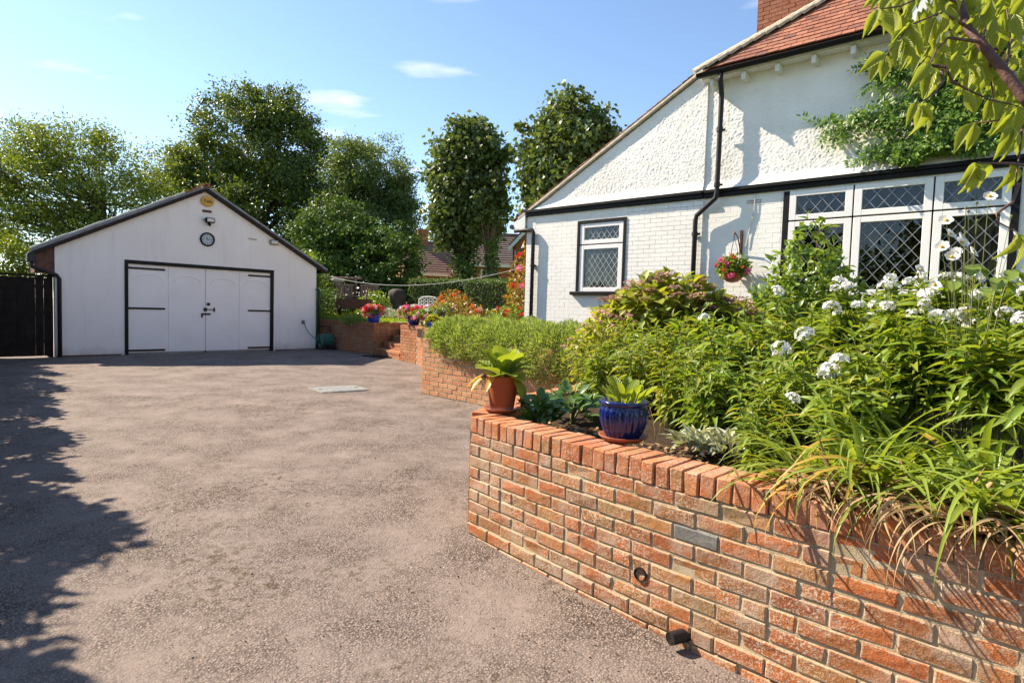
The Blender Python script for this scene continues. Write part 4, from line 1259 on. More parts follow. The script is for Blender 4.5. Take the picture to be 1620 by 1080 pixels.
MB().prism([(X0-.32, 3.03), (X0-.02, 3.03), (X0-.02, vz(X0)+.0), (X0-.32, vz(X0-.32)+.02)], -.085, -.03).build('kneeler', M['white_wood'], hs_)
# main roof front slope: single tiles up to the hip, hip tiles, chimney
PH = rad(50); R0y, R0z = -.30, GZ+.10
mm = .554
def hip_x(t_):
    """x of the hip at distance t_ up the slope"""
    yy_ = t_*math.cos(PH); return 1.90+yy_*math.tan(PH)/mm
tl = [brick_mesh('roof_tile', .161, .19, .019, 320+k, .002, .0015) for k in range(4)]
for m_ in tl:
    m_.materials.append(M['tile'])
tj = MB(); nt = 0
for r_ in range(34):
    t_ = .02+r_*.10
    yc = R0y+t_*math.cos(PH)+.07*math.cos(PH); zc = R0z+t_*math.sin(PH)+.07*math.sin(PH)+.012
    x = hip_x(t_)-.02-(r_ % 2)*.0825
    while x < 5.0+ (0.6 if r_ > 6 else 0):
        xc_ = x+.0825
        if xc_ > hip_x(t_)+.02 and (xc_ < 4.62-.0 or True):
            rot = (PH-.115, rg.uniform(-.012, .012), rg.uniform(-.015, .015))
            if r_ < 17 and xc_ < 4.62:
                obj('roof_tile', tl[rg.randrange(4)], None, hs_, (xc_, yc, zc+rg.uniform(-.003, .003)), rot); nt += 1
            else:
                R_ = Matrix.Translation((xc_, yc, zc)) @ Matrix.Rotation(PH-.085, 4, 'X')
                tj.box(-.08, .08, -.095, .095, -.007, .007, R_)
        x += .165
tj.build('roof_tiles', M['tile_j'], hs_, kind='stuff')
# roof deck under the tiles and the slope behind the hip
tt_ = 3.5
m = MB()
a0 = (1.88, R0y+.02, R0z-.02); a1 = (X1, R0y+.02, R0z-.02); a2 = (X1, R0y+tt_*math.cos(PH), R0z+tt_*math.sin(PH)-.03); a3 = (hip_x(tt_), R0y+tt_*math.cos(PH), R0z+tt_*math.sin(PH)-.03)
b3 = (1.88, R0y+6, R0z-.02); b2 = (hip_x(tt_), R0y+6, a3[2])
m.add([a0, a1, a2, a3, b3, b2], [(0, 1, 2, 3), (0, 3, 5, 4)])
dk = m.build('roof_deck', M['tile_j'], hs_)
hm = MB(); nn_ = 7; vs = []; fs = []
for (yy_, rr) in ((-.13, .115), (.16, .09)):
    for k in range(nn_):
        a = math.pi*(.0+k/(nn_-1)); vs.append((rr*math.cos(a), yy_, rr*.75*math.sin(a)))
for k in range(nn_-1):
    fs.append((k, k+1, nn_+k+1, nn_+k))
hm.add(vs, fs); hm.add(vs[:nn_], [tuple(range(nn_))])
hme = hm.mesh('hip_tile'); hme.materials.append(M['hip'])
hdir = Vector((math.tan(PH)/mm*math.cos(PH), math.cos(PH), math.sin(PH))).normalized()
hup = Vector((-math.sin(math.atan(mm)), -math.sin(PH), 1.2)); hup = (hup-hdir*hup.dot(hdir)).normalized(); hrt = hdir.cross(hup)
HR = Matrix((hrt, hdir, hup)).transposed()
for k in range(20):
    t_ = k*.19
    p_ = Vector((1.90, R0y, R0z+.03))+hdir*t_
    obj('hip_tile', hme, None, hs_, p_, HR @ Matrix.Rotation(.10, 3, 'X'))
# chimney
cb = MB(); cx0, cx1, cy0, cy1 = 1.93, 3.45, 2.0, 2.75
for ci in range(40):
    z = 4.9+ci*.075
    for face in (0, 1):
        L_ = (cx1-cx0) if face == 0 else (cy1-cy0); s = -(ci % 2)*.112
        while s < L_:
            a, b = max(s, 0), min(s+.213, L_)
            if b-a > .03:
                j = rg.uniform(-.004, .004)
                if face == 0:
                    cb.box(cx0+a, cx0+b, cy0-.01+j, cy0+.09, z, z+.065)
                else:
                    cb.box(cx1-.09, cx1+.01+j, cy0+a, cy0+b, z, z+.065)
            s += .2245
chim = cb.build('chimney', M['chimney'], hs_, kind='stuff')
MB().box(cx0+.01, cx1-.01, cy0+.004, cy1, 4.8, 8.0).build('chimney_core', M['mortar'], hs_)
# white gable barge board and wall to the right of the gutter
MB().prism([(4.50, GZ-.02), (4.76, GZ-.02), (4.76+1.5*.72, GZ+1.62), (4.50+1.5*.72, GZ+1.62)], -.40, -.33).build('barge_board', M['white_wood'], hs_)
MB().prism([(4.77, GZ-.02), (X1, GZ-.02), (X1, GZ+1.6), (4.77+1.08, GZ+1.6)], -.28, -.05).build('gable_wall', M['roughcast'], hs_)
MB().box(5.5, 6.5, -.30, -.281, GZ+.15, GZ+1.2).build('gable_window', M['glass'], hs_)
MB().prism([(4.40, GZ+.08), (4.48, GZ+.08), (4.48+1.08, GZ+1.72), (4.40+1.08, GZ+1.72)], -.44, .3).build('gable_roof_edge', M['tile_j'], hs_)
# back of the house so that it is a closed body
MB().box(X0, X0+.2, 5.3, 5.5, .6, 3.2).box(X0+.2, X1, 5.4, 5.6, .6, 5.3).box(X1-.2, X1, .29, 5.39, .6, 5.3).build('back_wall', M['roughcast'], hs_)
# air brick
ab = MB()
ax_, az_ = hp(1193, 319.5)
for k in range(9):
    for j in range(2):
        ab.box(ax_-.10+k*.025-.006, ax_-.10+k*.025+.006, -.0175, -.0165, az_-.02+j*.034, az_-.004+j*.034)
ab.build('air_brick', M['iron'], hs_)
# cable down the wall
MB().tube([(ax_+.02, -.025, 3.3), (ax_+.015, -.025, 3.05), (ax_-.06, -.02, 2.66), (ax_-.09, -.022, 2.48)], .006, 5).build('cable', M['rope'], hs_)

# hanging basket on a bracket
bx_, bz_ = hp(1160, 408, -.25)
brx, brz = hp(1172, 372, -.05)
hb = thing('hanging_basket', 'hanging basket of pink and red flowers beside the leaded bay window', 'hanging basket', tuple(hw_(bx_, -.25, 1.95)), HA)
def L_(x, y, z):
    return (x-bx_, y+.25, z-1.95)
MB().tube([L_(brx, -.02, brz-.32), L_(brx, -.02, brz+.06)], .014, 6).tube([L_(brx, -.02, brz-.28), L_(brx-.02, -.12, brz-.04), L_(brx-.05, -.2, brz+.04), L_(bx_, -.25, brz+.0), L_(bx_, -.25, brz-.05)], .009, 6).box(*[v for pr_ in ((brx-bx_-.02, brx-bx_+.02), (.22, .25), (brz-1.95-.34, brz-1.95+.08)) for v in pr_]).build('bracket', M['wood_brown'], hb)
prof = [(.02, -.12), (.09, -.10), (.14, -.05), (.165, .02), (.165, .03)]
MB().lathe(prof, 20, (0, 0, .07)).build('bowl', M['terra_dark'], hb, smooth=True)
for a in (0.3, 2.4, 4.5):
    MB().tube([(.16*math.cos(a), .16*math.sin(a), .1), (0, 0, brz-1.95-.05)], .003, 4).build('chain', M['iron'], hb)
n = 1500
P = rdir(n)*np.array([.25, .21, .19])*(.45+.6*RN.random((n, 1)))+np.array([0, 0, .19]); 
obj('foliage', leaf_mesh('foliage', TPL_D, P, rdir(n, -.1), rdir(n, .8), .045+.03*RN.random(n), .03+.02*RN.random(n)), M['lf_geranium'], hb)
def flower_head(n_pet, r, rad_, up=.3):
    P = nrm(RN.normal(size=(n_pet, 3)))*r*(.6+.4*RN.random((n_pet, 1)))
    return leaf_mesh('flower_head', TPL_D, P, nrm(P+RN.normal(size=(n_pet, 3))*r*.8), nrm(P+RN.normal(size=(n_pet, 3))*r*.4+np.array([0, 0, up*r])), rad_*(.8+.4*RN.random(n_pet)), rad_*(.8+.4*RN.random(n_pet)))
FH = {}
for c_ in ('red', 'pink', 'palepink', 'orange', 'white'):
    for k in range(2):
        me = flower_head(46, .035, .026); me.materials.append(M['petal_'+c_]); FH[c_, k] = me
def head(parent, c_, loc, s=1.0):
    o = obj('flower_head', FH[c_, random.randrange(2)], None, parent, loc, (random.uniform(-.5, .5), random.uniform(-.5, .5), random.uniform(0, 6)))
    o.scale = (s, s, s*.8)
    return o
for (dx, dy, dz, c_, s) in ((-.13, -.16, .30, 'pink', 1.2), (-.02, -.2, .24, 'pink', 1.1), (.06, -.21, .05, 'pink', 1.2), (.27, -.1, .10, 'pink', 1.1), (-.22, -.1, .22, 'red', .9), (.05, -.15, .33, 'red', .9), (-.05, -.22, .14, 'red', .8), (.14, -.14, .34, 'white', .8), (-.1, -.1, .37, 'white', .7), (.2, -.16, .18, 'orange', .7), (.0, -.12, .40, 'palepink', .7), (.28, -.12, .14, 'pink', .9)):
    head(hb, c_, (dx, dy, dz), s)
# ------------------------------------------------------------------ trees
def tree(name, label, base, th, tr_, ells, nc, per, cr, leaf, lmat, bark, limbs=26, tpl=TPL_D, drift=(0, 0, 0), shell=.55, asp=.62, lean=(0, 0), droop=-.1, group=None, kind_up=.5, lr=.33):
    """ells: ellipsoids (cx,cy,cz,rx,ry,rz) in world coordinates"""
    base = np.array(base, float)
    T = thing(name, label, 'tree', tuple(base), 0, group)
    wts = np.array([e[3]*e[4]*e[5] for e in ells])**.75; wts /= wts.sum()
    cs = []; outs = []
    for e, w in zip(ells, wts):
        k = max(3, int(nc*w)); d = rdir(k)
        rr = shell+(1-shell)*RN.random((k, 1))**.6
        rr *= 1+.10*np.sin(d[:, :1]*5+e[0])+.08*RN.normal(size=(k, 1))
        cs.append(np.array(e[:3])+d*rr*np.array(e[3:])); outs.append(d)
    cs = np.concatenate(cs)-base; outs = np.concatenate(outs)
    top = np.array([lean[0], lean[1], th])
    m = MB()
    n_ = 7
    tp_ = [Vector((lean[0]*(i/n_)**1.5+.06*math.sin(i*1.3+base[0]), lean[1]*(i/n_)**1.5+.05*math.sin(i*2.1), th*i/n_)) for i in range(n_+1)]
    m.tube(tp_, [tr_*(1.25 if i == 0 else 1-.55*i/n_) for i in range(n_+1)], 10)
    m.build('trunk', bark, T, smooth=True)
    m = MB(); idx = RN.choice(len(cs), size=min(limbs, len(cs)), replace=False)
    for j in idx:
        c_ = cs[j]; f = .45+.55*random.random(); st_ = tp_[min(n_, int(f*n_))]
        midp = Vector(st_)*.45+Vector(c_)*.55+Vector((0, 0, -.12*abs(c_[2]-st_.z)+random.uniform(-.2, .2)))
        pts = bez(st_, midp, c_, 5); r0 = tr_*lr*(.6+.5*random.random())
        m.tube(pts, [max(.006, r0*(1-i/5.4)) for i in range(6)], 5, False)
    m.build('limbs', bark, T, smooth=True)
    N_ = len(cs)*per
    ci = np.repeat(np.arange(len(cs)), per)
    sz = cr*(.6+.8*RN.random(len(cs)))[ci][:, None]
    off = RN.normal(size=(N_, 3))*np.array([1, 1, .62])*sz*.55
    off += RN.random((N_, 1))*np.array(drift)
    P = cs[ci]+off
    Dd = nrm(RN.normal(size=(N_, 3))+np.array(drift)*1.2+np.array([0, 0, droop*2])+outs[ci]*.4)
    Nn = nrm(RN.normal(size=(N_, 3))*.75+outs[ci]*.6+np.array([0, 0, kind_up]))
    L = leaf*(.65+.7*RN.random(N_))
    obj('crown', leaf_mesh('crown', tpl, P, Dd, Nn, L, L*asp), lmat, T)
    return T
def ell(px, py, Y, rx, rz, ry=None):
    p = at(px, py, Y); return (p[0], p[1], p[2], rx, ry or rx, rz)
GZ0 = 1.06
# feathery tree behind the garage
b = at(165, 420, 23); b[2] = GZ0
tree('feathery_tree', 'light green feathery tree with thin open crown behind the left side of the garage', b, 4.6, .20,
     [ell(60, 300, 23, 2.6, 2.0), ell(150, 285, 23, 2.4, 2.3), ell(195, 330, 22.5, 1.6, 1.6), ell(20, 250, 23.5, 1.8, 1.4), ell(105, 225, 23, 1.7, 1.0), ell(40, 370, 22.5, 2.2, .9), ell(-40, 320, 23, 2, 2.2)],
     400, 110, .52, .13, M['lf_robinia'], M['bark'], 90, drift=(.35, 0, .08), shell=.45, asp=.42, lr=.30)
b = at(60, 420, 26); b[2] = GZ0
tree('background_tree', 'pale yellow green tree low behind the dark fence', at(20, 420, 20)*np.array([1, 1, 0])+np.array([0, 0, GZ0]), 1.2, .1,
     [ell(15, 412, 20, 1.2, .8), ell(50, 425, 20, .8, .5), ell(-40, 405, 20, 1.4, 1.0)], 60, 110, .32, .10, m_leaf('yellow green leaf', [(0.13, 0.19, 0.02), (0.19, 0.24, 0.03), (0.10, 0.15, 0.02)], .45), M['bark'], 12)
# tall dark tree
b = at(400, 440, 34); b[2] = GZ0
tree('dark_ash_tree', 'tallest dense dark green tree directly behind the garage roof', b, 6.5, .38,
     [ell(405, 235, 34.0, 3.27, 3.27), ell(455, 250, 34.0, 2.39, 3.02), ell(335, 285, 34.0, 2.39, 2.52), ell(425, 185, 34.0, 2.01, 1.64), ell(300, 320, 33.4, 2.01, 2.01), ell(420, 350, 32.7, 3.78, 2.77), ell(490, 330, 34.0, 2.01, 3.02), ell(280, 265, 34.0, 1.26, 1.26), ell(330, 390, 32.7, 2.77, 1.89), ell(480, 420, 32.1, 1.89, 2.01)],
     820, 125, .62, .19, M['lf_ash'], M['bark'], 60, shell=.62, asp=.5)
# mid green tree
b = at(590, 440, 30); b[2] = GZ0
tree('willow_tree', 'soft mid green round topped tree with thin trunk right of the tallest tree', b, 5.5, .22,
     [ell(585, 270, 30, 1.9, 1.7), ell(620, 300, 30, 1.3, 1.7), ell(560, 320, 30, 1.5, 1.7), ell(600, 355, 30, 1.9, 1.3), ell(640, 335, 30, .8, 1.2), ell(555, 255, 30, 1.0, 1.0), ell(640, 385, 30.5, 1.1, .6)],
     330, 140, .48, .16, M['lf_maple'], M['bark'], 40, shell=.5, asp=.38, droop=-.25)
# ivy covered thicket at the lawn's end
b = at(590, 470, 25); b[2] = GZ0
tree('ivy_thicket', 'dark ivy covered bushy tree mass at the back of the lawn', b, 2.6, .3,
     [ell(620, 425, 24.5, 1.25, 1.75), ell(560, 415, 25, 1.6, 1.7), ell(520, 430, 25, 1.3, 1.6), ell(635, 440, 24.3, .65, 1.3), ell(595, 385, 25, 1.1, .8), ell(530, 360, 25.5, 1.3, 1.2), ell(495, 400, 25, 1.0, 1.6)],
     430, 85, .34, .12, M['lf_ivy'], M['bark'], 30, shell=.75, asp=.8)
# limes
def ivy_trunk(T, h0, h1, r, n, sp=.12):
    z = h0+(h1-h0)*RN.random(n); a = RN.random(n)*6.283; rr = r+sp*RN.random(n)**1.5
    P = np.stack([rr*np.cos(a), rr*np.sin(a), z], -1); o = np.stack([np.cos(a), np.sin(a), .3+0*a], -1)
    obj('ivy', leaf_mesh('ivy', TPL_D, P, rdir(n, -.6), nrm(o+RN.normal(size=(n, 3))*.4), .09+.05*RN.random(n), .08+.04*RN.random(n)), M['lf_ivy'], T)
b = at(733, 470, 23.5); b[2] = GZ0
T = tree('lime_tree', 'pollarded lime tree with dense upright crown and ivy at its trunk', b, 4.2, .27,
     [ell(735, 300, 23.5, 1.35, 2.0), ell(755, 245, 23.5, 1.1, 1.25), ell(722, 335, 23.3, .75, 1.2), ell(760, 335, 23.3, .85, 1.3), ell(740, 215, 23.5, .7, .6), ell(708, 270, 23.5, .5, .9)],
     330, 80, .42, .19, M['lf_lime'], M['bark'], 60, shell=.5, asp=.78)
ivy_trunk(T, 1.0, 3.2, .25, 1900, .42)
b = at(776, 470, 22.2); b[2] = GZ0
T = tree('lime_tree', 'slim lime tree whose mossy bare trunk stands right beside the ivy clad one', b, 4.0, .20,
     [ell(770, 315, 22.2, .55, .8)],
     45, 60, .32, .16, M['lf_lime'], M['bark_moss'], 20, shell=.65, asp=.82)
ivy_trunk(T, 1.2, 3.0, .17, 700, .15); ivy_trunk(T, 0, .7, .22, 260, .12)
b = at(905, 470, 21); b[2] = GZ0
tree('lime_tree', 'round crowned lime tree rising behind the low wing roof of the house', b, 4.4, .27,
     [ell(895, 250, 21, 1.6, 1.7), ell(905, 205, 21, 1.15, 1.0), ell(935, 235, 21, .95, .9), ell(872, 285, 20.7, .9, 1.2), ell(868, 335, 20.5, .6, .8)],
     340, 80, .42, .18, M['lf_lime'], M['bark'], 60, shell=.5, asp=.78)
# trees across the road behind the camera (seen only mirrored in the panes)
for (x, y, r_, lab) in ((-9.5, -9, 3.0, 'broad tree behind the viewer, mirrored in the bay window'), (-3.0, -13, 3.2, 'second tree behind the viewer, mirrored in the window panes'), (-16, -4.5, 2.8, 'tree left behind the viewer, mirrored in the small window')):
    tree('road_tree', lab, (x, y, -.4), 3.0, .22, [(x, y, 3.2, r_, r_, 3.0), (x+1, y, 1.6, r_*.9, r_, 1.4)], 130, 120, 1.0, .34, M['lf_ash'], M['bark'], 14, group='trees behind the viewer')
# climbing shrub behind the right eave of the garage
b = gw(6.75, 1.2, GZ0)
tree('rose_shrub', 'tall leafy rose bush against the right side of the garage', tuple(b), 1.3, .05,
     [(b[0], b[1], b[2]+.5, .5, .6, .7), (b[0]+.1, b[1]-.2, b[2]+1.3, .4, .45, .55), (b[0]-.05, b[1]+.1, b[2]+1.75, .35, .35, .45)], 60, 70, .22, .085, M['lf_shrub'], M['twig'], 14)
# boundary hedge outside the left of the view; its leafy edge throws the shadow on the drive
hd = thing('boundary_hedge', 'tall leafy boundary hedge along the left side of the drive', 'hedge', (-8.2, 7.8, -.2))
sh1 = 1.0/math.tan(rad(SUN_EL)); sv2 = np.array([math.sin(rad(SHADOW_AZ)), math.cos(rad(SHADOW_AZ))])*sh1
E0 = np.array([-8.95, 11.45]); E1 = np.array([-1.75, 2.05]); HH = 2.15
a0 = E0-sv2*HH; a1 = E1-sv2*HH; dd = (a1-a0)/np.linalg.norm(a1-a0); nr = np.array([-dd[1], dd[0]])
if nr@np.array([1, 0]) < 0:
    nr = -nr
Lh = np.linalg.norm(a1-a0)+3.0
N_ = 62000
s = RN.random(N_)*Lh-.3; dpt = RN.random(N_)*1.1; z = RN.random(N_)*(HH+.0)-.1
edge_ = .10*np.sin(s*2.1)+.09*np.sin(s*5.3+1)+.06*np.sin(s*11)
P = np.stack([a0[0]+dd[0]*s-nr[0]*(dpt), a0[1]+dd[1]*s-nr[1]*(dpt), z+np.where(z > HH-.5, edge_, 0)], -1)
# sprays poking up
sprays = [(1.1, .35), (2.4, .15), (3.0, .45), (4.4, .25), (5.2, .3), (6.6, .55), (7.2, .25), (8.0, .4), (8.9, .95), (9.25, .75), (9.6, .4), (10.4, .2), (11.3, .3)]
PS = []
for (s0, hgt) in sprays:
    k = int(500*hgt)+120
    u = RN.random(k)
    ss = s0+RN.normal(size=k)*.16+.25*u*hgt; zz_ = HH-.1+u*hgt+RN.normal(size=k)*.06; d_ = .05+.15*RN.random(k)
    PS.append(np.stack([a0[0]+dd[0]*ss-nr[0]*d_, a0[1]+dd[1]*ss-nr[1]*d_, zz_], -1))
P = np.concatenate([P]+PS)-np.array([-8.2, 7.8, -.2]); N_ = len(P)
obj('foliage', leaf_mesh('foliage', TPL_D, P, rdir(N_, .1), rdir(N_, .5), .11+.06*RN.random(N_), .07+.03*RN.random(N_)), M['lf_box'], hd)
m = MB()
for k in range(14):
    s = .4+k*Lh/14; q = a0+dd*s-nr*.6
    m.tube([(q[0]+8.2, q[1]-7.8, 0), (q[0]+8.2+.05, q[1]-7.8, 1.0), (q[0]+8.2, q[1]-7.8+.1, 2.0)], [.03, .025, .01], 6)
m.build('stems', M['bark'], hd)

# clipped hedges at the back of the lawn
def clipped_hedge(name, label, p0, p1, th, h, n, z0=GZ0, rnd=.12):
    p0 = np.array(p0[:2]); p1 = np.array(p1[:2]); d = (p1-p0)/np.linalg.norm(p1-p0); nn = np.array([-d[1], d[0]]); L = np.linalg.norm(p1-p0)
    o0 = (p0+p1)/2
    T = thing(name, label, 'hedge', (o0[0], o0[1], z0))
    s = RN.random(n)*L; q = RN.random(n); w = np.zeros(n); z = np.zeros(n)
    fz_ = q < .62
    w = np.where(fz_, np.where(RN.random(n) < .6, -th/2, th/2), (RN.random(n)-.5)*th); z = np.where(fz_, RN.random(n)*h, h)
    cor = (RN.random(n)-.5)
    P = np.stack([p0[0]+d[0]*s+nn[0]*w-o0[0], p0[1]+d[1]*s+nn[1]*w-o0[1], z], -1)+RN.normal(size=(n, 3))*.05
    # round the top edges
    over = np.clip((z-(h-rnd))/rnd, 0, 1)
    out = np.stack([nn[0]*np.sign(w), nn[1]*np.sign(w), np.where(fz_, .2, 1.0)], -1)
    obj('foliage', leaf_mesh('foliage', TPL_D, P, rdir(n), nrm(out+RN.normal(size=(n, 3))*.6), .055+.03*RN.random(n), .04+.02*RN.random(n)), M['lf_box'], T)
    R_ = Matrix.Translation((0, 0, 0)) @ Matrix.Rotation(math.atan2(d[1], d[0]), 4, 'Z')
    MB().box(-L/2, L/2, -th/2+.06, th/2-.06, 0, h-.06, R_).build('inner_twigs', M['bark'], T)
a_ = at(658, 480, 21.5); b_ = at(790, 480, 19)
clipped_hedge('box_hedge', 'clipped dark green hedge behind the white iron chair', at(655, 480, 22.3), at(735, 480, 21.6), .9, 1.32, 5200)
clipped_hedge('box_hedge', 'shaded clipped hedge between the lime trunk and the house', at(742, 480, 21.2), at(845, 480, 20.2), .9, 1.30, 4500)

# ------------------------------------------------------------------ neighbouring houses
M['nb_brick'] = m_plain('neighbour brick', (0.30, 0.12, 0.055), .9, .2, 3, .3, 30)
M['nb_roof'] = m_plain('brown roof tile', (0.20, 0.125, 0.095), .9, .25, 4, .3, 30)
M['nb_roof2'] = m_plain('grey brown roof tile', (0.13, 0.095, 0.08), .9, .25, 4, .3, 30)
def nb_house(name, label, px0, px1, Y0, Y1, y_eave, y_ridge, mat_roof, wins=(), chim=None):
    """gabled house with its long roof slope towards the camera"""
    a = at(px0, y_eave, Y0); b = at(px1, y_eave, Y1); ze = (a[2]+b[2])/2
    d = np.array([b[0]-a[0], b[1]-a[1]]); L = np.linalg.norm(d); d /= L; ang = math.atan2(d[1], d[0])
    mid_ = at((px0+px1)/2, y_ridge, (Y0+Y1)/2+3.2)
    zr = mid_[2]
    T = thing(name, label, 'house', (a[0], a[1], GZ0-.4), ang)
    z0 = .4
    e_, r_ = ze-GZ0+.4, zr-GZ0+.4
    MB().box(.3, L-.3, .35, 6.0, 0, e_+.02).build('wall', M['nb_brick'], T)
    MB().prism([(0, 0), (1, 0), (1, 1)], 0, 0)  # unused shape
    m = MB(); dpt_ = 3.2
    def q(x, y, z): return (x, y, z)
    m.add([q(.31, .36, e_), q(.31, 6.0, e_), q(.31, dpt_, r_-.1), q(L-.31, .36, e_), q(L-.31, 6.0, e_), q(L-.31, dpt_, r_-.1)], [(0, 1, 2), (3, 5, 4)])
    m.build('gable', M['nb_brick'], T)
    rf = MB(); nrow = 14
    for k in range(nrow):
        f0, f1 = k/nrow, (k+1)/nrow
        for sgn in (0, 1):
            y0, y1 = (dpt_*f0, dpt_*f1) if not sgn else (6.4-(6.4-dpt_)*f0, 6.4-(6.4-dpt_)*f1)
            za, zb = e_+(r_-e_)*f0, e_+(r_-e_)*f1
            rf.add([q(0, y0, za+.09), q(L, y0, za+.09), q(L, y1, zb+.03), q(0, y1, zb+.03), q(0, y0, za), q(L, y0, za)], [(0, 1, 2, 3), (4, 5, 1, 0)])
    ro_ = rf.build('roof', mat_roof, T)
    MB().tube([(0, dpt_, r_+.05), (L, dpt_, r_+.05)], .12, 8).build('ridge', mat_roof, ro_)
    MB().box(0, L, -.05, .0, e_-.14, e_+.05).build('fascia', M['white_wood'], T)
    for (fx_, zb, w, h) in wins:
        x = L*fx_
        f = MB().box(x, x+w, .27, .36, zb, zb+h)
        f.build('window', M['white'], T)
        wo_ = T.children[-1]
        for i in range(2):
            for j in range(2):
                MB().box(x+.07+i*(w-.1)/2, x+(w)/2-.03+i*(w-.1)/2+.02, .255, .268, zb+.07+j*(h-.1)/2, zb+h/2-.03+j*(h-.1)/2+.02).build('pane', M['glass'], wo_)
    if chim:
        x = L*chim; MB().box(x, x+.8, dpt_-.4, dpt_+.4, r_-.5, r_+.9).box(x-.05, x+.85, dpt_-.45, dpt_+.45, r_+.9, r_+1.02).build('chimney', M['nb_brick'], ro_)
    return T
nb_house('neighbour_house', 'distant brick house with brown tiled roof and chimney seen between the trees', 640, 750, 43, 45, 434, 386, M['nb_roof'], [(.28, .9, .9, 1.0), (.55, .9, .9, 1.0)], .30)
nb_house('neighbour_house', 'distant brick house with greyish roof and small white window behind the lime trunks', 733, 826, 40, 40.3, 419, 372, M['nb_roof2'], [(.30, 2.4, .95, 1.1), (.72, .2, 1.2, 1.3)], None)
# gable end of another brick house beside the corner of the cottage
ga = at(813, 386, 30); gb_ = at(836, 361, 30)
T = thing('brick_gable', 'orange brick gable end with pale barge board just left of the house corner', 'house', (ga[0], ga[1], GZ0-.3), rad(-8))
zz0, zz1 = ga[2]-GZ0+.3, gb_[2]-GZ0+.3
Wg = 5.0; sl_ = (zz1-zz0)/.75
MB().prism([(.12, 0), (Wg, 0), (Wg, zz0), (Wg/2, zz0+sl_*Wg/2), (.12, zz0)], 0, 6).build('wall', M['nb_brick'], T)
MB().prism(slope(-.15, zz0-.15*sl_, Wg/2, zz0+sl_*Wg/2, .16), -.12, 6.1).prism(slope(Wg/2, zz0+sl_*Wg/2, Wg+.15, zz0-.15*sl_, .16), -.12, 6.1).build('roof', M['nb_roof2'], T)
MB().prism(slope(-.2, zz0-.2*sl_-.12, Wg/2, zz0+sl_*Wg/2-.12, .15), -.16, -.121).build('barge_board', M['white_wood'], T)
MB().tube([(.0, -.06, zz0-.2), (.0, -.06, 0)], .05, 8).build('downpipe', M['black_pipe'], T)

# ------------------------------------------------------------------ garden furniture and lawn details
wl = MB(); p0 = gw(6.55, -.05, 2.32); p1 = hw_(-1.87, .5, 2.42)
pm = at(672, 433, 17); pmid = at(735, 435, 15.5)
pts = [Vector(p0)]
for k in range(1, 13):
    u = k/13; q = np.array(p0)*(1-u)+np.array(p1)*u; q[2] -= .42*4*u*(1-u)
    pts.append(Vector(q))
pts.append(Vector(p1))
o = wl.tube([v-Vector(p0) for v in pts], .006, 5).build('washing_line', M['rope']); o.location = p0
tag(o, 'slack pale washing line strung from the garage to the house corner', 'washing line')
# companion seat: two slatted chairs with a low table between
b = at(556, 492, 21.5); b[2] = GZ0
cs_ = thing('companion_seat', 'wooden companion seat with slatted backs at the far side of the lawn', 'garden seat', tuple(b), rad(8))
for sx in (-.62, .28):
    for k in range(6):
        MB().box(sx+k*.105, sx+k*.105+.075, .40, .425, .42, 1.12).build('back_slat', M['wood_seat'], cs_)
    MB().box(sx-.02, sx+.64, .37, .40, 1.05, 1.12).box(sx-.02, sx+.64, .37, .40, .70, .76).build('back_rail', M['wood_seat'], cs_)
    for k in range(5):
        MB().box(sx-.02, sx+.64, -.12+k*.10, -.04+k*.10, .40, .425).build('seat_slat', M['wood_brown'], cs_)
    for lx in (sx-.06, sx+.64):
        for ly in (-.15, .40):
            MB().box(lx, lx+.06, ly, ly+.06, 0, .64 if ly < 0 else 1.12).build('leg', M['wood_brown'], cs_)
        MB().box(lx-.01, lx+.07, -.2, .44, .64, .675).build('armrest', M['wood_seat'], cs_)
MB().box(.02, .24, -.1, .36, .5, .53).build('table_top', M['wood_brown'], cs_)
# wheeled planter trough of dark timber in front
wp = thing('wheeled_planter', 'dark timber cart with wheels standing in front of the slatted seat', 'garden cart', tuple(at(560, 497, 20.0)*np.array([1, 1, 0])+np.array([0, 0, GZ0])), rad(5))
MB().box(-.55, .55, -.25, .25, .22, .55).build('tub', M['wood_brown'], wp)
for sx in (-.42, .42):
    MB().tube([(sx-.03, -.3, .15), (sx+.03, -.3, .15)], .15, 16).build('wheel', M['wood_dark'], wp)
    MB().tube([(sx, -.2, .5), (sx+.02, .1, .95)], .03, 6).build('shaft', M['wood_brown'], wp)
# covered barbecue
b = at(628, 492, 21.8); b[2] = GZ0
bq = thing('covered_barbecue', 'barbecue under a dark rumpled cover by the clipped hedge', 'barbecue', tuple(b))
m = MB(); vs = []; fs = []; n_ = 28; pr = [(.34, .02), (.33, .2), (.31, .5), (.33, .75), (.30, .9), (.18, .98), (.02, 1.0)]
m.lathe(pr, n_, flute=lambda i, a: .07*math.sin(a*5+i*.8)+.05*math.sin(a*9+i*1.7)*(1 if i < 4 else .3))
m.build('cover', M['cover'], bq, smooth=True)
MB().box(-.2, .2, -.2, .2, 0, .05).build('foot', M['iron'], bq)
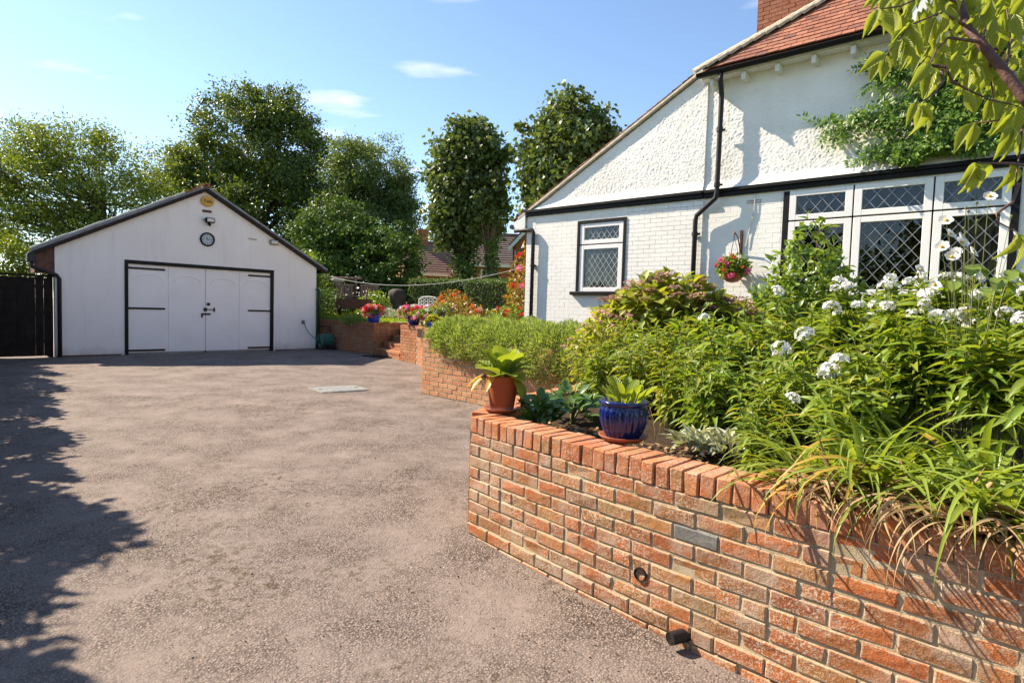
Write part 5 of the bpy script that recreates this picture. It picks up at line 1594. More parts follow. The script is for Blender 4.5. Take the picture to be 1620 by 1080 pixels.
# bird bath and rustic beam
b = at(534, 490, 22); b[2] = GZ0
bb = thing('bird_bath', 'pale stone bird bath half hidden in the dark shrubs by the garage', 'bird bath', tuple(b))
zt_ = at(534, 445, 22)[2]-GZ0
MB().lathe([(.20, 0), (.18, .08), (.08, .16), (.065, zt_*.5), (.09, zt_-.10), (.10, zt_-.06)], 18).build('pedestal', M['stone'], bb, smooth=True)
MB().lathe([(.08, zt_-.06), (.22, zt_-.02), (.27, zt_+.08), (.25, zt_+.085), (.15, zt_+.02), (.02, zt_+.015)], 22).build('bowl', M['stone'], bb, smooth=True)
b = at(533, 490, 23); b[2] = GZ0; ztp = at(533, 440, 23)[2]-GZ0
pg = thing('rustic_pergola', 'rustic pole pergola over the shrubs beside the garage', 'pergola', tuple(b))
for sx in (-.75, .7):
    MB().tube([(sx, 0, 0), (sx+.02, 0, ztp)], .05, 8).build('post', M['wood_seat'], pg)
MB().tube([(-.95, 0, ztp), (.95, .05, ztp+.02)], .055, 8).build('beam', M['wood_seat'], pg)
# white cast iron chair
b = at(677, 492, 19); b[2] = GZ0
ic = thing('iron_chair', 'white cast iron garden chair with pierced back behind the flower pots', 'chair', tuple(b), rad(-6))
zb_ = at(677, 470, 19)[2]-GZ0; hb0 = zb_-.34
m = MB(); m.tube([(-.30, 0, hb0-.35), (-.31, .02, zb_-.08), (-.22, .03, zb_), (0, .03, zb_+.02), (.22, .03, zb_), (.31, .02, zb_-.08), (.30, 0, hb0-.35)], .02, 6)
m.build('back_frame', M['white'], ic)
for sx in (-.2, -.07, .07, .2):
    for k in range(3):
        zc_ = zb_-.08-k*.10
        MB().tube([(sx+.055*math.cos(a*.785), .03, zc_+.045*math.sin(a*.785)) for a in range(9)], .012, 5).build('back_scroll', M['white'], ic)
m = MB().box(-.30, .30, -.45, 0, hb0-.20, hb0-.17); m.build('seat', M['white'], ic, bevel=.01)
for sx in (-.27, .27):
    for sy in (-.42, -.03):
        MB().tube([(sx, sy, hb0-.17), (sx*1.05, sy, hb0*.4), (sx*1.12, sy*1.05, 0)], .017, 6).build('leg', M['white'], ic)
    MB().tube([(sx*1.1, 0, hb0+.05), (sx*1.15, -.3, hb0+.06), (sx*1.05, -.42, hb0-.18)], .017, 6).build('armrest', M['white'], ic)

# lawn blades on the visible strip
n = 26000
px_ = RN.uniform(500, 700, n); Yl = RN.uniform(16.5, 24, n)
P = np.stack([(px_-810)/FPX*Yl, Yl, .88+.2*np.clip((Yl-18.2)/3.4, 0, 1)], -1)
keep = ((P[:, 0]+6.2)*.67+(P[:, 1]-19)*.74 > .3) & ((P[:, 0] < -3.6) | (P[:, 1] > 18.6))
P = P[keep]; n = len(P)
o = obj('grass', leaf_mesh('grass', TPL_D, P, nrm(RN.normal(size=(n, 3))*.35+np.array([0, 0, 1])), rdir(n), .07+.04*RN.random(n), .02), M['grass'], kind='stuff')
tag(o, 'sunlit mown grass of the raised lawn', 'grass')

# ------------------------------------------------------------------ flower pots and border plants in the middle distance
def mound(nm, label, cat, loc, r, h, n, mat, leaf=.06, asp=.7, heads=(), up=.5, group=None, tpl=TPL_D, stems=True, hs=1.0):
    T = thing(nm, label, cat, loc, 0, group)
    d = rdir(n, .25); d[:, 2] = np.abs(d[:, 2])
    rr = .35+.7*RN.random((n, 1))**.5
    P = d*rr*np.array([r, r, h])+RN.normal(size=(n, 3))*.02
    obj('foliage', leaf_mesh('foliage', tpl, P, nrm(RN.normal(size=(n, 3))+d*.7), nrm(RN.normal(size=(n, 3))*.6+d*.5+np.array([0, 0, up])), leaf*(.6+.8*RN.random(n)), leaf*asp*(.6+.8*RN.random(n))), mat, T)
    if stems:
        m = MB()
        for k in range(9):
            q = rdir(1)[0]*np.array([r*.6, r*.6, h*.7]); q[2] = abs(q[2])
            m.tube(bez((q[0]*.15, q[1]*.15, -.02), (q[0]*.5, q[1]*.5, q[2]*.7), q, 4), .006, 4)
        m.build('stems', M['stem'], T)
    for (c_, cnt) in heads:
        for k in range(cnt):
            dd_ = rdir(1, .6)[0]; dd_[2] = abs(dd_[2]); dd_[1] = -abs(dd_[1]) if random.random() < .8 else dd_[1]
            head(T, c_, tuple(dd_*np.array([r, r, h])*random.uniform(.9, 1.1)), hs*random.uniform(.8, 1.25))
    return T
def blue_pot(label, loc, r, h, mat, heads, cat='flower pot', n=700, mat_l=None, hs=1.3, fr=1.35):
    T = thing('flower_pot', label, cat, loc)
    MB().lathe([(r*.70, 0), (r*.85, h*.3), (r*.98, h*.75), (r*1.06, h*.92), (r*1.08, h), (r*.95, h), (r*.9, h*.9), (.01, h*.88)], 24).build('pot', mat, T, smooth=True)
    d = rdir(n, .2); d[:, 2] = np.abs(d[:, 2])*1.0-.25
    P = d*(.45+.6*RN.random((n, 1)))*np.array([r*fr, r*fr, r*min(fr*.6, 1.15)])+np.array([0, 0, h+r*.3])
    obj('foliage', leaf_mesh('foliage', TPL_D, P, nrm(RN.normal(size=(n, 3))+d*.7), nrm(RN.normal(size=(n, 3))*.6+d*.5+np.array([0, 0, .5])), .05+.04*RN.random(n), .04+.04*RN.random(n)), mat_l or M['lf_geranium'], T)
    for (c_, cnt) in heads:
        for k in range(cnt):
            dd_ = rdir(1, .5)[0]; dd_[1] = -abs(dd_[1])
            head(T, c_, tuple(dd_*r*np.array([fr, fr, min(fr*.6, 1.15)])*1.05+np.array([0, 0, h+r*.3])), hs*random.uniform(.8, 1.25))
    return T
# on the garden wall beside the steps
q = on(592, 510, .91); blue_pot('blue pot of bright red and pink geraniums on the wall corner by the steps', (-4.05, 17.15, .905), .20, .26, M['glaze2'], [('red', 20), ('palepink', 16), ('orange', 10)], hs=1.25, n=900, fr=1.6)
q0 = np.array([-2.62, 14.95]); 
for k, (px, lab, hd_) in enumerate(((636, 'blue pot of pink trailing geraniums at the end of the planter wall', [('pink', 14), ('palepink', 12), ('white', 6)]),
                              (652, 'blue pot of red geraniums next to the white iron chair', [('red', 16), ('pink', 10)]),
                              (668, 'blue pot of white and pink flowers above the dry trailing stems', [('white', 10), ('palepink', 14), ('pink', 6)]))):
    s = (.35, 1.05, 1.9)[k]; p, tt, nn = sfr(s); p = p-nn*.2
    blue_pot(lab, (p[0], p[1], .93), .17, .24, M['glaze2'], hd_, hs=1.1, n=1300, fr=2.3)
p, tt, nn = sfr(4.3); p = p-nn*.12
blue_pot('small bright blue pot of yellow leaves at the left end of the evergreen cushion', (p[0]-.02, p[1], .93), .10, .19, M['glaze2'], [], n=300, mat_l=m_leaf('yellow leaf', [(0.38, 0.36, 0.04), (0.28, 0.32, 0.04)], .35), fr=1.2)
# flower border behind the cushion
spots = [(700, 495, 13.3, .45, .50, 'lf_geranium', [('pink', 9), ('palepink', 6)], 'pink flowered border plant left of the evergreen cushion'),
         (725, 490, 13.6, .50, .70, 'lf_autumn', [('orange', 10), ('palepink', 4)], 'bushy border plant with orange tinted leaves below the ivy clad lime'),
         (750, 490, 13.0, .42, .45, 'lf_autumn', [('orange', 8), ('palepink', 5)], 'coral flowered border plant beside the mossy lime trunk'),
         (790, 500, 12.8, .40, .42, 'lf_geranium', [('orange', 10), ('red', 4)], 'orange begonia clump in front of the hedge'),
         (815, 498, 13.2, .42, .50, 'lf_geranium', [('red', 7), ('orange', 4)], 'red flowered plant left of the corner downpipe')]
for (px, py, Y, r, h, ml, hd_, lab) in spots:
    p = at(px, py, Y); mound('border_plant', lab, 'plant', (p[0], p[1], .88), r, h+.1, 900, M[ml], .075, .6, hd_, group='flowers in the border', hs=1.0)
p = at(826, 500, 13.6)
T = mound('climbing_rose', 'climbing plant with pink flowers and orange leaves at the house corner', 'climber', (p[0], p[1], .88), .42, 1.9, 1500, M['lf_autumn'], .09, .65, [('pink', 9), ('red', 4)], hs=1.5)
p = at(715, 470, 15.2); mound('border_shrub', 'tall reddish shrub in front of the clipped hedge', 'shrub', (p[0], p[1], .88), .55, .95, 1400, M['lf_autumn'], .08, .6, [('orange', 6)])
# shrubs by the seat
for (px, Y, r, h, lab) in ((520, 20.6, .7, .9, 'dark low shrub at the end of the garage wall'), (592, 21.0, .65, .85, 'bright green rounded shrub right of the slatted seat'), (540, 23.6, 1.0, 1.0, 'dark shrub under the rustic pergola'), (510, 22.2, .8, 1.6, 'tall dark shrub between garage and pergola')):
    p = at(px, 490, Y); mound('garden_shrub', lab, 'shrub', (p[0], p[1], GZ0), r, h, 1300, M['lf_shrub'] if 'bright' in lab else M['lf_ivy'], .09, .6, group='shrubs round the lawn')
for (px, Y, lab) in ((640, 19.6, 'low grey leaved edging plant in front of the barbecue'), (612, 19.8, 'low silvery edging plant at the far lawn edge')):
    p = at(px, 495, Y); mound('edging_plant', lab, 'plant', (p[0], p[1], GZ0), .5, .25, 500, M['lf_silver'], .07, .5, [('white', 3)], group='edging plants of the lawn')
p, tt, nn = lfr(1.9)
mound('trailing_plant', 'ferny plant hanging over the shaded garden wall', 'plant', (p[0]+.1, p[1]+.1, .85), .45, .25, 600, M['lf_shrub'], .10, .35)
# dry trailing stems on the planter wall
m = MB(); p, tt, nn = sfr(2.3)
for k in range(16):
    a = random.uniform(-.35, .35); q0_ = p-nn*.05+tt*a
    m.tube(bez((q0_[0], q0_[1], .95), (q0_[0]+nn[0]*.12, q0_[1]+nn[1]*.12, .85), (q0_[0]+nn[0]*.06+tt[0]*.1, q0_[1]+nn[1]*.06+tt[1]*.1, random.uniform(.35, .6)), 6), .006, 4)
o = m.build('dry_trailing_stems', M['twig']); tag(o, 'dry brown stems trailing down the lit planter wall', 'plant')

# evergreen cushion spilling over the planter wall
cush = thing('evergreen_cushion', 'fine leaved grey green evergreen cushion spilling over the planter wall', 'shrub', (-.2, 8.7, .85))
lob = []
p_l = [(-1.02, 9.42, .88, .34, .30), (-.80, 9.16, .86, .42, .34), (-.48, 8.82, .83, .48, .38), (-.14, 8.48, .80, .50, .40), (.22, 8.10, .77, .50, .42), (.60, 7.70, .75, .48, .42), (.99, 7.34, .73, .46, .42), (1.40, 7.02, .72, .45, .40), (-.3, 9.3, .90, .55, .33), (.3, 8.75, .88, .6, .34), (.9, 8.2, .86, .6, .34), (-.78, 9.62, .90, .42, .32), (1.5, 7.8, .84, .55, .34)]
NB = 125000
k_ = RN.integers(0, len(p_l), NB); Lb = np.array(p_l)[k_]
d = rdir(NB, .12)
rr = .60+.44*RN.random((NB, 1))**.6
lump = 1+.10*np.sin(d[:, :1]*9+Lb[:, :1]*7)*np.sin(d[:, 2:3]*8+Lb[:, 1:2]*5)
P = Lb[:, :3]+d*rr*lump*np.stack([Lb[:, 3], Lb[:, 3], Lb[:, 4]], -1)
keep = P[:, 2] > np.interp(P[:, 0], [-1.2, -.4, .4], [.66, .50, .36])+.12*RN.random(NB)
P, d = P[keep], d[keep]; NB = len(P)
Dd = nrm(d+RN.normal(size=(NB, 3))*.55+np.array([0, 0, .25]))
obj('foliage', leaf_mesh('foliage', TPL_D, P-np.array([-.2, 8.7, .85]), Dd, nrm(RN.normal(size=(NB, 3))+d*.5), .045+.03*RN.random(NB), .009+.005*RN.random(NB)), M['lf_trail'], cush)
m = MB()
for (x, y, z, r, h) in p_l:
    for j in range(5):
        a = random.uniform(0, 6.28); m.tube([(x+.2, y-8.7, .0), (x+.2+.6*r*math.cos(a), y-8.7+.6*r*math.sin(a), z-.85+.1)], [.014, .005], 4)
m.build('stems', M['bark'], cush)
# a few arching grass blades above the cushion
# ------------------------------------------------------------------ foreground pots
def unit_leaf(ws, fold, curl, wav=0.0, nm='leaf'):
    V, F, uv = leaf_tpl(ws, fold, curl, wav)
    return mesh_np(nm, V, [F], True, uv)
def leaf_obj(parent, me, base, d, n, L, W, name='leaf'):
    y = Vector(d).normalized(); z = Vector(n); z = (z-y*z.dot(y))
    if z.length < 1e-4:
        z = Vector((.3, .2, 1))-y*y.z
    z.normalize(); x = y.cross(z)
    R_ = Matrix((x, y, z)).transposed()
    o = obj(name, me, None, parent, base, R_)
    o.scale = (W, L, L)
    return o
t = NT('terracotta with lime'); sp = t.n('ShaderNodeSeparateXYZ'); t.l(t.pos(), sp.inputs[0])
c = t.mix(t.noise(14, 4), (0.27, 0.072, 0.03), (0.34, 0.10, 0.042))
zn = t.math('ADD', sp.outputs[2], t.math('MULTIPLY', t.noise(30, 3), .02))
c = t.mix(t.ramp(t.math('MULTIPLY', t.math('SUBTRACT', zn, .66), 10), [(.25, .75), (.48, 0.0)]), c, (0.52, 0.46, 0.38))
M['terra_lime'] = t.bsdf(c, .75, t.bump(t.noise(70, 4), .25, .003), 0, .25)
PRIM = [unit_leaf([.14, .26, .50, .82, 1.0, 1.0, .82, .32], .14, cu_, .02) for cu_ in (.12, .35, .6)]
for m_ in PRIM:
    m_.materials.append(M['lf_primula'])
ytl = unit_leaf([.15, .4, .8, 1.0, .9, .3], .1, .9, .03); ytl.materials.append(M['lf_day_y'])
def saucer(T, r, z=0.0, mat=None):
    MB().lathe([(r*.72, 0), (r*.80, .002), (r, .022), (r*1.02, .028), (r*.96, .028), (r*.78, .010), (.01, .009)], 40, (0, 0, z)).build('saucer', mat or M['terra_dark'], T, smooth=True)
p = on(794, 650, .655)
tp1 = thing('terracotta_pot', 'tall terracotta pot of big pale green leaves on the end of the brick wall', 'flower pot', (p[0], p[1], .652))
saucer(tp1, .112)
MB().lathe([(.070, .010), (.074, .04), (.095, .18), (.104, .222), (.106, .232), (.098, .234), (.092, .215), (.004, .205)], 40).build('pot', M['terra_lime'], tp1, smooth=True)
MB().lathe([(.09, .200), (.06, .212), (.003, .215)], 24).build('compost', M['soil'], tp1)
rg = random.Random(21)
for k in range(24):
    a = k*2.4+rg.uniform(-.2, .2); el = rad(rg.uniform(62, 88)) if k < 13 else rad(rg.uniform(25, 58))
    d = Vector((math.cos(a)*math.cos(el), math.sin(a)*math.cos(el), math.sin(el)))
    L = rg.uniform(.17, .23) if k < 13 else rg.uniform(.15, .19)
    me = PRIM[0 if k < 10 else (1 if k < 18 else 2)]
    leaf_obj(tp1, me, (.02*math.cos(a), .02*math.sin(a), .212), d, Vector((-math.cos(a)*.6, -math.sin(a)*.6, 1)), L*.95, L*rg.uniform(.60, .78))
for (a, el, L) in ((-.5, -48, .17), (-.9, -20, .13), (3.6, 5, .11), (3.0, 10, .12), (4.2, 5, .10), (-.2, -55, .15)):
    d = Vector((math.cos(a)*math.cos(rad(el)), math.sin(a)*math.cos(rad(el)), math.sin(rad(el))))
    leaf_obj(tp1, ytl if a > 2.9 else PRIM[2], (.088*math.cos(a), .088*math.sin(a), .226), d, Vector((math.cos(a), math.sin(a), .9)), L, L*.45)
MB().lathe([(.0, -.01), (.016, .0), (.02, .012), (.012, .025), (0, .03)], 10, (-.115, -.05, .215)).build('faded_bloom', M['twig'], tp1, smooth=True)

p = on(985, 695, .655)
bp = thing('blue_glazed_pot', 'ribbed cobalt blue glazed pot of short primrose leaves on the wall coping', 'flower pot', (p[0], p[1], .652))
saucer(bp, .118)
prof = [(.074, .010), (.080, .016), (.098, .05), (.112, .095), (.117, .135), (.114, .160), (.107, .172), (.107, .176), (.119, .180), (.124, .188), (.122, .198), (.110, .200), (.104, .19), (.004, .178)]
def fl_(i, a):
    w = (0, .02, .06, .085, .08, .04, 0, 0, 0, 0, 0, 0, 0, 0)[i]
    return w*(abs(math.cos(a*11))-.6)
MB().lathe(prof, 132, flute=fl_).build('pot', M['glaze'], bp, smooth=True)
MB().lathe([(.103, .172), (.06, .180), (.003, .183)], 24).build('compost', M['soil'], bp)
for k in range(19):
    a = k*2.4; el = rad(rg.uniform(50, 80))
    r0 = .035+.04*rg.random()
    d = Vector((math.cos(a)*math.cos(el), math.sin(a)*math.cos(el), math.sin(el)))
    L = rg.uniform(.09, .15)
    leaf_obj(bp, PRIM[0 if k % 3 else 1], (r0*math.cos(a), r0*math.sin(a), .178), d, Vector((-math.cos(a), -math.sin(a), .7)), L, L*rg.uniform(.36, .5))

bp.scale = (1.13, 1.13, 1.13); tp1.scale = (1.14, 1.14, 1.10)
# ------------------------------------------------------------------ near bed planting
def bedp(px, Y):
    p = at(px, 600, Y); return float(p[0]), float(p[1]), float(bed_z(p[0], p[1]))
# broad dark leaves behind the terracotta pot
BG = [unit_leaf([.25, .75, 1.0, .95, .6, .1], .10, cu_, .02) for cu_ in (.2, .45)]
for m_ in BG:
    m_.materials.append(M['lf_berg'])
for (px, Y, n_, r, lab) in ((858, 4.0, 70, .20, 'dark broad leaved plant lying over the coping behind the terracotta pot'), (905, 4.25, 90, .30, 'green broad leaved plant at the foot of the tall phlox')):
    x, y, z = bedp(px, Y)
    T = thing('broad_leaf_plant', lab, 'plant', (x, y, z+.02))
    for k in range(n_):
        a = rg.uniform(0, 6.28); el = rad(rg.uniform(8, 65)); rr = rg.uniform(.02, r*.6)
        d = Vector((math.cos(a)*math.cos(el), math.sin(a)*math.cos(el), math.sin(el)))
        L = rg.uniform(.07, .115)
        leaf_obj(T, BG[rg.randrange(2)], (rr*math.cos(a), rr*math.sin(a), .05+rg.uniform(0, .16)), d, Vector((0, 0, 1))+Vector((rg.uniform(-.3, .3), rg.uniform(-.5, .1), 0)), L, L*.62)
    m = MB()
    for k in range(8):
        a = rg.uniform(0, 6.28); m.tube([(0, 0, -.03), (.08*math.cos(a), .08*math.sin(a), .12)], .005, 4)
    m.build('stems', M['stem'], T)
# silver felted leaves
SVL = [unit_leaf([.2, .6, .95, .9, .5, .05], .22, cu_, .02) for cu_ in (.2, .5)]
for m_ in SVL:
    m_.materials.append(M['lf_silver'])
for (px, py, n_, r, lab) in ((1150, 722, 130, .15, 'silver felted lambs ear clump behind the coping'), (1098, 712, 80, .11, 'smaller silver leaved clump right of the blue pot')):
    q = on(px, py, .57)
    T = thing('lambs_ear', lab, 'plant', (q[0], q[1], .55), 0, 'silver plants at the bed edge')
    for k in range(n_):
        a = rg.uniform(0, 6.28); rr = r*math.sqrt(rg.random()); el = rad(rg.uniform(20, 80))
        d = Vector((math.cos(a)*math.cos(el), math.sin(a)*math.cos(el), math.sin(el)))
        L = rg.uniform(.06, .11)
        leaf_obj(T, SVL[rg.randrange(2)], (rr*math.cos(a), rr*math.sin(a), .03+.07*(1-rr/r)+rg.uniform(0, .03)), d, Vector((-math.cos(a)*.5, -math.sin(a)*.5, 1)), L, L*.38)

# phlox: variants built once, copied through the bed
def phlox_meshes(seed, nst, h, spread, lm, leaf=.135, dens=1.0, f0=.22):
    r = np.random.default_rng(seed); m = MB(); Ps = []; Ds = []; Ns = []; Ls = []; tips = []
    for k in range(nst):
        a = r.random()*6.28; rr = spread*.45*math.sqrt(r.random()); lean = spread*(.25+.5*r.random()); hh = h*(.78+.3*r.random())
        b0 = np.array([rr*math.cos(a), rr*math.sin(a), 0]); tip = b0+np.array([lean*math.cos(a), lean*math.sin(a), hh])
        mid_ = b0+np.array([lean*.25*math.cos(a), lean*.25*math.sin(a), hh*.55])
        pts = bez(b0, mid_, tip, 6); m.tube(pts, [.0042-.0003*i for i in range(7)], 5, False); tips.append(tip)
        nn_ = int(hh*22*dens); ph = r.random()*3
        for j in range(nn_):
            f = f0+(1-f0)*(j/(nn_-1))
            i0 = min(5, int(f*6)); fr__ = f*6-i0; q = pts[i0]*(1-fr__)+pts[i0+1]*fr__
            for s2_ in (0, math.pi):
                aa = ph+j*1.57+s2_+r.normal()*.25
                el = .45-.75*(1-f)+r.normal()*.34+(.5 if f > .95 else 0)
                Ps.append(q); Ds.append((math.cos(aa)*math.cos(el), math.sin(aa)*math.cos(el), math.sin(el))); Ns.append((r.normal()*.3-math.cos(aa)*.2, r.normal()*.3-math.sin(aa)*.2, 1))
                Ls.append(leaf*(.55+.6*math.sin(math.pi*min(1, .25+.6*f))*(.7+.4*r.random()))*(.6 if f > .93 else 1))
    sm = m.mesh('stems', True); sm.materials.append(M['stem'])
    L = np.array(Ls)
    lme = leaf_mesh('foliage', TPL_B, np.array([tuple(v) for v in Ps]), np.array(Ds), np.array(Ns), L, L*.29, True); lme.materials.append(lm)
    return sm, lme, tips
def floret_head(nf, r, pr, seed):
    g = np.random.default_rng(seed); d = nrm(g.normal(size=(nf, 3))); d[:, 2] = np.abs(d[:, 2])*1.1-.25; d = nrm(d)
    C_ = d*r*np.array([1, 1, .85]); P = []; Dd = []; Nn = []
    for c_, o_ in zip(C_, d):
        o_ = nrm(o_+g.normal(size=3)*.25); u = np.cross(o_, (.2, .3, .9)); u = u/np.linalg.norm(u); w = np.cross(o_, u); ph = g.random()*6
        for j in range(5):
            a = ph+j*1.2566; P.append(c_); Dd.append(u*math.cos(a)+w*math.sin(a)+o_*.15); Nn.append(o_)
    n_ = len(P)
    return leaf_mesh('flower_head', TPL_D, np.array(P), np.array(Dd), np.array(Nn), pr*(.85+.3*g.random(n_)), pr*.85)
PH_HEADS = [floret_head(34, .040, .0135, 5), floret_head(26, .032, .0135, 6), floret_head(16, .026, .012, 8)]
for m_ in PH_HEADS:
    m_.materials.append(M['petal_white'])
PHV = [phlox_meshes(100+k, 9, .62, .20, M['lf_phlox'], .115, 1.25, .15) for k in range(4)]+[phlox_meshes(120+k, 9, .62, .21, M['lf_phlox2'], .105, 1.3, .15) for k in range(2)]+[phlox_meshes(140+k, 8, .92, .22, M['lf_phlox'], .125, 1.15, .50) for k in range(4)]
def phlox(px, Y, h, var, nf, label, group, rotz=None, head_i=None):
    x, y, z = bedp(px, Y)
    T = thing('phlox_plant', label, 'plant', (x, y, z-.02), rg.uniform(0, 6.28) if rotz is None else rotz, group)
    sm, lm, tips = PHV[var]; s = h/(.62 if var < 6 else .92)
    T.rotation_euler.x = rg.uniform(-.14, .14); T.rotation_euler.y = rg.uniform(-.14, .14)
    for nm_, me in (('stems', sm), ('foliage', lm)):
        o = obj(nm_, me, None, T); o.scale = (s, s, s)
    sc2 = s
    order = sorted(range(len(tips)), key=lambda i: -tips[i][2])
    for i in order[:nf]:
        tp_ = tips[i]; o = obj('flower_head', PH_HEADS[rg.randrange(3) if head_i is None else head_i], None, T, (tp_[0]*sc2, tp_[1]*sc2, tp_[2]*s+.01), (rg.uniform(-.4, .4), rg.uniform(-.4, .4), rg.uniform(0, 6)))
        k = rg.uniform(.75, 1.2); o.scale = (k, k, k)
    return T
LB0 = 'leafy green phlox not yet in flower in the near bed'; LB1 = 'white flowering phlox along the back of the near bed'
for (px, Y, h) in ((965, 4.75, .50), (1005, 4.45, .56), (1045, 4.6, .62), (1060, 4.05, .55), (1100, 4.3, .64), (1105, 3.75, .52), (1140, 4.0, .62), (1150, 3.55, .50), (1185, 3.8, .62), (1190, 3.35, .46), (1225, 3.6, .60), (1240, 3.15, .48), (1270, 3.4, .62), (1300, 3.05, .55), (1320, 3.3, .66), (930, 4.95, .50), (985, 5.0, .62), (1080, 4.9, .70), (1130, 4.6, .74), (1180, 4.3, .74), (1235, 4.05, .74), (1345, 2.95, .56), (1385, 3.1, .70), (1030, 5.2, .66)):
    phlox(px, Y, h*rg.uniform(.94, 1.06), rg.choice((0, 1, 2, 3, 4, 5)) if px > 1050 else rg.choice((0, 4, 5)), 0, LB0, 'green phlox in the near bed')
for (px, Y, h, nf) in ((1290, 3.85, .78, 2), (1340, 3.7, .82, 4), (1390, 3.55, .86, 4), (1440, 3.4, .90, 5), (1485, 3.25, .94, 5), (1530, 3.1, .96, 5), (1575, 2.95, .98, 5), (1620, 2.85, 1.0, 5), (1665, 2.75, 1.0, 3), (1430, 2.95, .80, 1), (1480, 2.8, .84, 2), (1530, 2.7, .86, 2), (1580, 2.6, .88, 2), (1630, 2.5, .9, 2), (1380, 4.0, .90, 4), (1440, 3.85, .94, 5), (1500, 3.65, .98, 5), (1560, 3.5, 1.0, 5), (1615, 3.35, 1.02, 4), (1250, 4.4, .82, 1)):
    phlox(px, Y, h*rg.uniform(.95, 1.03), rg.choice((6, 7, 8, 9)), nf, LB1, 'white flowering phlox')
for (px, Y, h, lab) in ((1357, 2.72, .60, 'phlox with three large low white flower heads above the strap leaves'), (1205, 3.05, .42, 'low phlox with a single white head behind the lambs ear'), (1165, 3.95, .70, 'phlox with a small white head left of the flowering row'), (1283, 3.2, .66, 'phlox with two white heads in front of the glossy shrub')):
    phlox(px, Y, h, 1, 3 if 'three' in lab else (2 if 'two' in lab else 1), lab, 'white flowering phlox', head_i=0)

# dry and thin stems under the phlox
for k in range(10):
    px = rg.uniform(960, 1180); x, y, z = bedp(px, rg.uniform(3.5, 4.3))
    m = MB(); 
    for j in range(4):
        a = rg.uniform(0, 6.28); m.tube(bez((0, 0, -.02), (.02*math.cos(a), .02*math.sin(a), .2), (.12*math.cos(a), .12*math.sin(a), rg.uniform(.2, .4)), 4), .0018, 4)
    o = m.build('dry_stem_plant', M['stem_dry']); o.location = (x, y, z)
    tag(o, 'thin dry brown stems under the phlox leaves', 'plant', 'dry stems under the phlox')
# litter and weeds on the soil
n = 1500
sP = RN.random(n)*2.6; dP = .24+.5*RN.random(n)**1.5
P = np.array([ffr(s)[0]-ffr(s)[2]*d_ for s, d_ in zip(sP, dP)])
P = np.concatenate([P, bed_z(P[:, 0], P[:, 1])[:, None]+.012], 1)
o = obj('leaf_litter', leaf_mesh('leaf_litter', TPL_D, P, rdir(n)*np.array([1, 1, .3]), rdir(n, 1.5), .03+.03*RN.random(n), .015+.012*RN.random(n)), M['lf_dry'], kind='stuff')
tag(o, 'dry leaf litter on the soil behind the coping', 'leaf litter')
for k in range(9):
    s = (.95, 1.02, 1.12, 1.6, 1.66, 1.75, .45, .52, 1.48)[k]; p, tt, nn = ffr(s); q = p-nn*rg.uniform(.24, .34)
    T = mound('weed', 'small pale green weed growing along the inside of the coping', 'plant', (q[0], q[1], float(bed_z(q[0], q[1]))), .07, .06, 60, M['lf_phlox'], .04, .45, group='weeds behind the coping', stems=False)

# daylily clumps with strap leaves, arching over the wall
def blade_mesh(L, w, e0, bend, twist=0.0, n_=9, nm='leaf'):
    vs = []; fs = []; uv = []; p = Vector((0, 0, 0)); e = e0
    for i in range(n_+1):
        t_ = i/n_; ww = w*(.55+.45*math.sin(math.pi*min(1, t_*1.15+.25)))*(1 if t_ < .6 else max(.03, (1-t_)/.4))
        tw = twist*t_
        sx = math.cos(tw)*ww/2; sz = math.sin(tw)*ww/2
        vs += [(-sx, p.y, p.z+.25*ww-sz), (0, p.y, p.z), (sx, p.y, p.z+.25*ww+sz)]
        uv += [(0, t_), (.5, t_), (1, t_)]
        p = p+Vector((0, math.cos(e), math.sin(e)))*(L/n_); e -= bend/n_*(.5+1.2*t_)
    for i in range(n_):
        a = 3*i; fs += [(a, a+1, a+4, a+3), (a+1, a+2, a+5, a+4)]
    return mesh_np(nm, vs, [np.array(fs)], True, uv)
BL = []
for k in range(14):
    me = blade_mesh(1.0, .036, rad(rg.uniform(50, 84)), rg.uniform(1.2, 2.8), rg.uniform(-.6, .6), 11); me.materials.append(M['lf_day']); BL.append(me)
BLY = []
for k in range(3):
    me = blade_mesh(1.0, .040, rad(rg.uniform(45, 75)), rg.uniform(2.4, 3.2), rg.uniform(-.5, .5)); me.materials.append(M['lf_day_y']); BLY.append(me)
BLD = []
for k in range(8):
    me = blade_mesh(1.0, .034, rad(rg.uniform(8, 35)), rg.uniform(1.9, 2.6), rg.uniform(-2.5, 2.5), 12, 'dry_leaf'); me.materials.append(M['lf_dry']); BLD.append(me)
